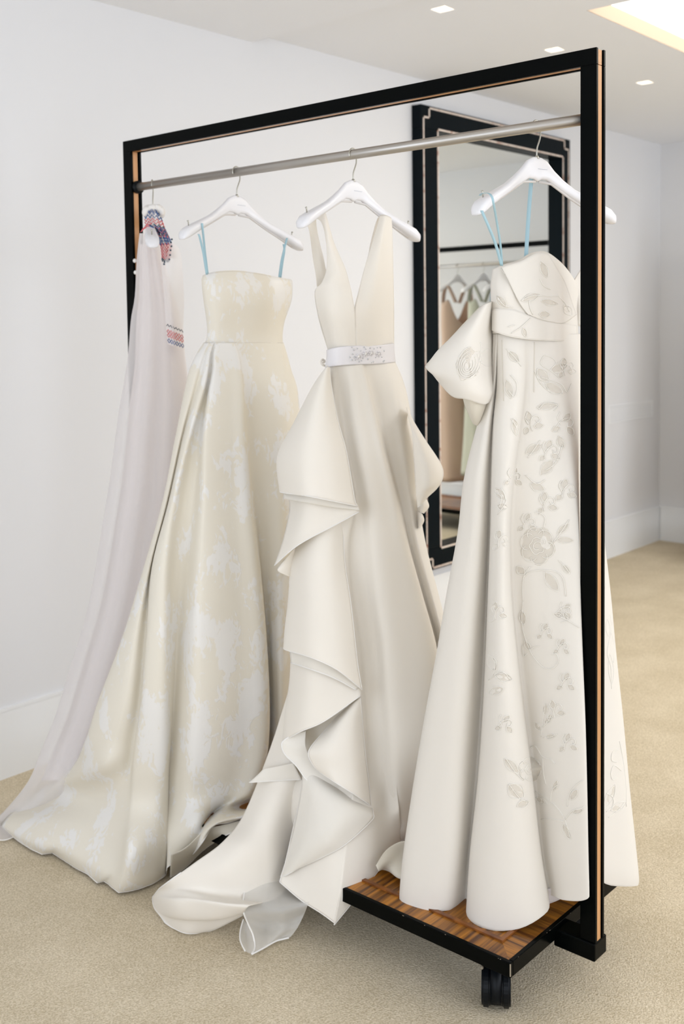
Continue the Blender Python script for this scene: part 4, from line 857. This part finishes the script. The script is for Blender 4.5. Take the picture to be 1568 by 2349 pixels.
# ------------------------------------------------------------------ gown A: sheer blush gown with smocked stitching
FA = Frame(1.995, YH['a']); pca = 352
GA = empty('wedding_gown', 'sheer blush tulle gown with red and blue smocked shoulder, farthest on the rack', 'dress')
ys = [535, 560, 600, 680, 735, 811, 861, 932, 1000, 1100, 1198, 1383, 1526, 1638, 1727, 1790, 1850, 1895]
lf = [320, 317, 313, 309, 300, 294, 287, 274.5, 265, 252, 236, 204, 162, 128, 92, 66, 22, -22]
rt = [358, 366, 378, 400, 415, 424, 430, 440, 440, 440, 430, 400, 370, 340, 310, 290, 270, 250]
rows = []
for i, y in enumerate(ys):
    a, b = lf[i], rt[i]; k = i / (len(ys) - 1); fr_ = [0, .10, .22, .38, .55, .72, .88, 1]
    of = [0, 1.5, -.5, 2.0, -.5, 2.0, 0, 0]
    pxs = [a + (b - a) * f for f in fr_]
    zs = {}
    pys = [y] * 8
    if i == 17: pxs = [-22, -10, 12, 42, 82, 140, 200, 250]; pys = [1890, 1922, 1927, 1915, 1898, 1882, 1870, 1862]; zs = {q: .009 for q in range(8)}
    if i == 16: pxs = [21, 32, 50, 75, 110, 160, 210, 260]; pys = [1848, 1858, 1862, 1862, 1858, 1852, 1846, 1842]; zs = {0: .03, 1: .035, 2: .045, 3: .05, 4: .055, 5: .06, 6: .065, 7: .07}
    rows.append(row(FA, pca, y, pxs, of, amp=min(1, .3 + k * 1.4), tilt=0, b=.05 + .07 * min(1, k * 2), w0=.0, pys=pys, zs=zs))
sA = Sheet(FA, rows, closed=True, back=[.05] + [.08] * 16 + [.04], ku=4, kv=4); oA = sA.mesh('overskirt', M_tulle, GA, thick=0)
band('hem_binding', [sA.g[-1] + [sA.g[-1][0]]], .0016, M_hemband, oA)
rows = []
for i, y in enumerate(ys[1:16]):
    j = i + 1; ins = 3 + min(26, i * 3.2); a, b = lf[j] + ins, rt[j] - 4
    pxs = [a + (b - a) * f for f in (0, .12, .3, .5, .7, .88, 1)]
    rows.append(row(FA, pca, y, pxs, [0, 1, -1, 1.2, -1, 1, 0], amp=min(1, .2 + i * .06), b=.03 + .006 * i, w0=-.01))
Sheet(FA, rows, closed=True, back=.05, ku=4, kv=4).mesh('lining', M_pink, GA, thick=0)
# sleeve hanging in front, with stitched cuff
sl = [[(368, 560, .10), (378, 556, .12), (396, 556, .10), (412, 572, .06)], [(370, 610, .10), (382, 608, .13), (400, 608, .11), (418, 612, .06)], [(376, 680, .10), (388, 680, .13), (404, 684, .11), (422, 690, .06)],
      [(380, 739, .10), (394, 744, .13), (408, 750, .11), (420, 755, .06)], [(382, 765, .10), (396, 770, .13), (410, 776, .11), (421.5, 780, .06)], [(385, 789, .10), (398, 794, .13), (411, 799, .11), (422.5, 803, .06)]]
sAs = Sheet(FA, sl, ku=6, kv=5); oAs = sAs.mesh('sleeve', M_tulle, GA, thick=0)
def zigzag(bm, sheet, a, b, c, d, v, h, n, r):
    """a-b top edge, c-d bottom edge of a quad in the photo; a zigzag along it at height fraction v"""
    pts = []
    for k in range(n + 1):
        t = k / n; vv_ = v + (h if k % 2 else -h); x0, y0 = a[0] + (b[0] - a[0]) * t, a[1] + (b[1] - a[1]) * t; x1, y1 = c[0] + (d[0] - c[0]) * t, c[1] + (d[1] - c[1]) * t
        q = sheet.hit(x0 + (x1 - x0) * vv_, y0 + (y1 - y0) * vv_, .002)
        if q is not None: pts.append(q)
    if len(pts) > 2: tube(bm, pts, r, 5)
for m_, vs in ((M_dk, (.10,)), (M_red, (.35, .44, .53, .62)), (M_navy, (.78, .88))):
    bm = bmesh.new()
    for v_ in vs: zigzag(bm, sAs, (381, 740), (419, 755), (385, 789), (422, 802), v_, .05 * (1 if vs.index(v_) % 2 else -1), 12, .0010)
    obj('smocking', bm, m_, oAs, True)
# smocked shoulder band
bd = [[(333, 482, .06), (343, 478, .09), (356, 480, .09), (368, 490, .06)], [(331, 503, .08), (344, 500, .11), (360, 502, .11), (373, 508, .08)], [(336, 524, .10), (350, 520, .13), (366, 522, .12), (380, 528, .08)],
      [(354, 538, .11), (366, 538, .135), (377, 539, .12), (387, 543, .08)], [(366, 560, .11), (375, 558, .135), (385, 558, .12), (394, 560, .08)], [(370, 582, .11), (377, 581, .13), (384, 581, .12), (391, 582, .09)], [(371, 600, .11), (377, 600, .12), (383, 600, .12), (388, 600, .10)]]
sBd = Sheet(FA, bd, ku=6, kv=6); oBd = sBd.mesh('shoulder_band', M_tulle, GA, thick=0)
def rowline(sheet, v, n, h, r, bm):
    pts = []; J = v * (sheet.nv - 1)
    for k in range(n + 1):
        jj = J + (h if k % 2 else -h); j0 = max(0, min(sheet.nv - 1, int(round(jj)))); i0 = int(round(k / n * (sheet.nu - 1))); pts.append(sheet.g[j0][i0] - FA.n * .003)
    tube(bm, pts, r, 5)
for m_, vs in ((M_navy, (.04, .09, .14)), (M_red, (.20, .25, .70, .75, .80, .86, .91)), (M_dk, (.31, .37, .43, .49, .97)), (M_navy, (.34, .40, .46, .54, .60, .65)), (M_red, (.36, .44, .52))):
    bm = bmesh.new()
    for v_ in vs: rowline(sBd, v_, 9, 1.2, .0014, bm)
    obj('smocking', bm, m_, oBd, True)
bm = bmesh.new()
for px, py in [(394, 549), (392, 556), (393, 565), (391, 574), (390, 585), (388, 595), (372, 594), (377, 601), (384, 600), (376, 606)]:
    bmesh.ops.create_uvsphere(bm, u_segments=8, v_segments=6, radius=.0028, matrix=Matrix.Translation(FA.P(px, py, .125)))
obj('beads', bm, M_dk, oBd, True)
# frilled collar on top and little covered buttons at the left
bm = bmesh.new()
for k in range(11):
    a = math.pi * k / 10; c_ = FA.P(352 - 19 * math.cos(a), 488 - 11 * math.sin(a), .075 + .010 * (k % 2)); r0 = .0105 + .002 * (k % 3)
    bmesh.ops.create_uvsphere(bm, u_segments=12, v_segments=8, radius=r0, matrix=Matrix.Translation(c_) @ Matrix.Rotation(a, 4, 'Y') @ Matrix.Diagonal((.75, .9, 1.25, 1)))
obj('frill', bm, M_hemband, GA, True)
bd2 = [[(322, 533, .10), (326, 527, .11), (332, 521, .11)], [(333, 524, .12), (336, 519, .12), (340, 514, .12)], [(345, 527, .12), (346, 521, .12), (348, 515, .12)]]
s2_ = Sheet(FA, bd2, ku=4, kv=5); o2_ = s2_.mesh('shoulder_band', M_tulle, GA, thick=0)
bm = bmesh.new()
for c in range(3): tube(bm, [r_[min(len(r_) - 1, c * 3 + 1)] - FA.n * .002 for r_ in s2_.g], .0014, 5)
obj('smocking', bm, M_red, o2_, True)
bm = bmesh.new()
bm.free()
for px, py in ((309, 598), (311, 625)):
    bm = bmesh.new(); bmesh.ops.create_uvsphere(bm, u_segments=10, v_segments=7, radius=.006, matrix=Matrix.Translation(FA.P(px, py, .0))); obj('covered_button', bm, M_hemband, GA, True)

# ------------------------------------------------------------------ second rack and dresses that show only in the mirror
rack2 = make_rack('second black and wood garment rack, seen only reflected in the mirror', 4.29, .10)
def simple_dress(label, x, y, length, m, m2=None, wide=.19, flare=.26, straps=True, ribbon_m=None):
    G = empty('dress', label, 'dress'); hgt = 1.802 - .09
    bm = bmesh.new(); rings = []; n = 28
    prof = [(0, .055, .03), (.12, .80 * wide, .06), (.24, wide * .85, .075), (.38, wide * .68, .07), (.55, wide * .95, .09), (.8, flare * .85, .11), (1.0, flare, .13)]
    L0 = hgt - .10
    for t, a, b in prof[1:]:
        z = L0 - (length) * (t - .12) / .88; amp = .012 * max(0, t - .38) / .6
        vz = lambda k: (-.17 * max(0, abs(math.sin(2 * math.pi * k / n)) - .55) / .45 + .05 * max(0, .9 - abs(abs(math.sin(2 * math.pi * k / n)) - .5) * 4)) if t < .13 else 0
        rings.append([bm.verts.new((x + math.cos(2 * math.pi * k / n) * (a + amp * math.cos(7 * 2 * math.pi * k / n)), y + math.sin(2 * math.pi * k / n) * (b + amp * math.cos(7 * 2 * math.pi * k / n)), z + vz(k))) for k in range(n)])
    for r1, r2 in zip(rings, rings[1:]):
        for k in range(n): bm.faces.new((r1[k], r1[(k + 1) % n], r2[(k + 1) % n], r2[k]))
    o_ = obj('body', bm, m, G, True); o_.modifiers.new('t', 'SOLIDIFY').thickness = .002
    s_ = o_.modifiers.new('s', 'SUBSURF'); s_.levels = 1; s_.render_levels = 1
    if straps:
        for sgn in (-1, 1):
            ribbon('strap', [Vector((x + sgn * .10, y - .055, L0 - .01)), Vector((x + sgn * .115, y - .035, L0 + .06)), Vector((x + sgn * .12, y - .005, 1.802 - .076)), Vector((x + sgn * .115, y + .03, L0 + .06)), Vector((x + sgn * .10, y + .055, L0 - .01))], .045 if not ribbon_m else .02, ribbon_m or m, G, Vector((1, 0, 0)))
    return G
yy = [1.70, 1.92, 2.10, 2.42]
specs = [('peach dress on the reflected rack, leftmost in the mirror', M_peach, .22, .23, 1.28, None), ('pale green dress on the reflected rack beside the peach one', M_pale, .2, .22, 1.22, None),
         ('white dress with a bright blue ribbon on the reflected rack', M_offw, .19, .22, 1.20, M_blue2), ('blush dress farthest along the reflected rack', M_pink, .19, .25, 1.28, None)]
hl = ['white hanger on the reflected rack holding the peach dress', 'white hanger on the reflected rack holding the pale green dress', 'white hanger on the reflected rack holding the dress with blue ribbon', 'white hanger on the reflected rack holding the blush dress']
for y_, (lb, m_, wd, flr, ln, rm), hb in zip(yy, specs, hl):
    make_hanger(hb, RX + 4.29, y_, 0, 'white hangers on the reflected rack', pegs=False)
    simple_dress(lb, RX + 4.29, y_, ln, m_, wide=wd, flare=flr, ribbon_m=rm)

for o_ in list(bpy.data.objects):
    if o_.name.split('.')[0] in ('edge_chips', 'net_applique', 'embroidered_spray', 'embroidered_rose', 'crystals', 'smocking', 'beads', 'seams'): o_['kind'] = 'stuff'
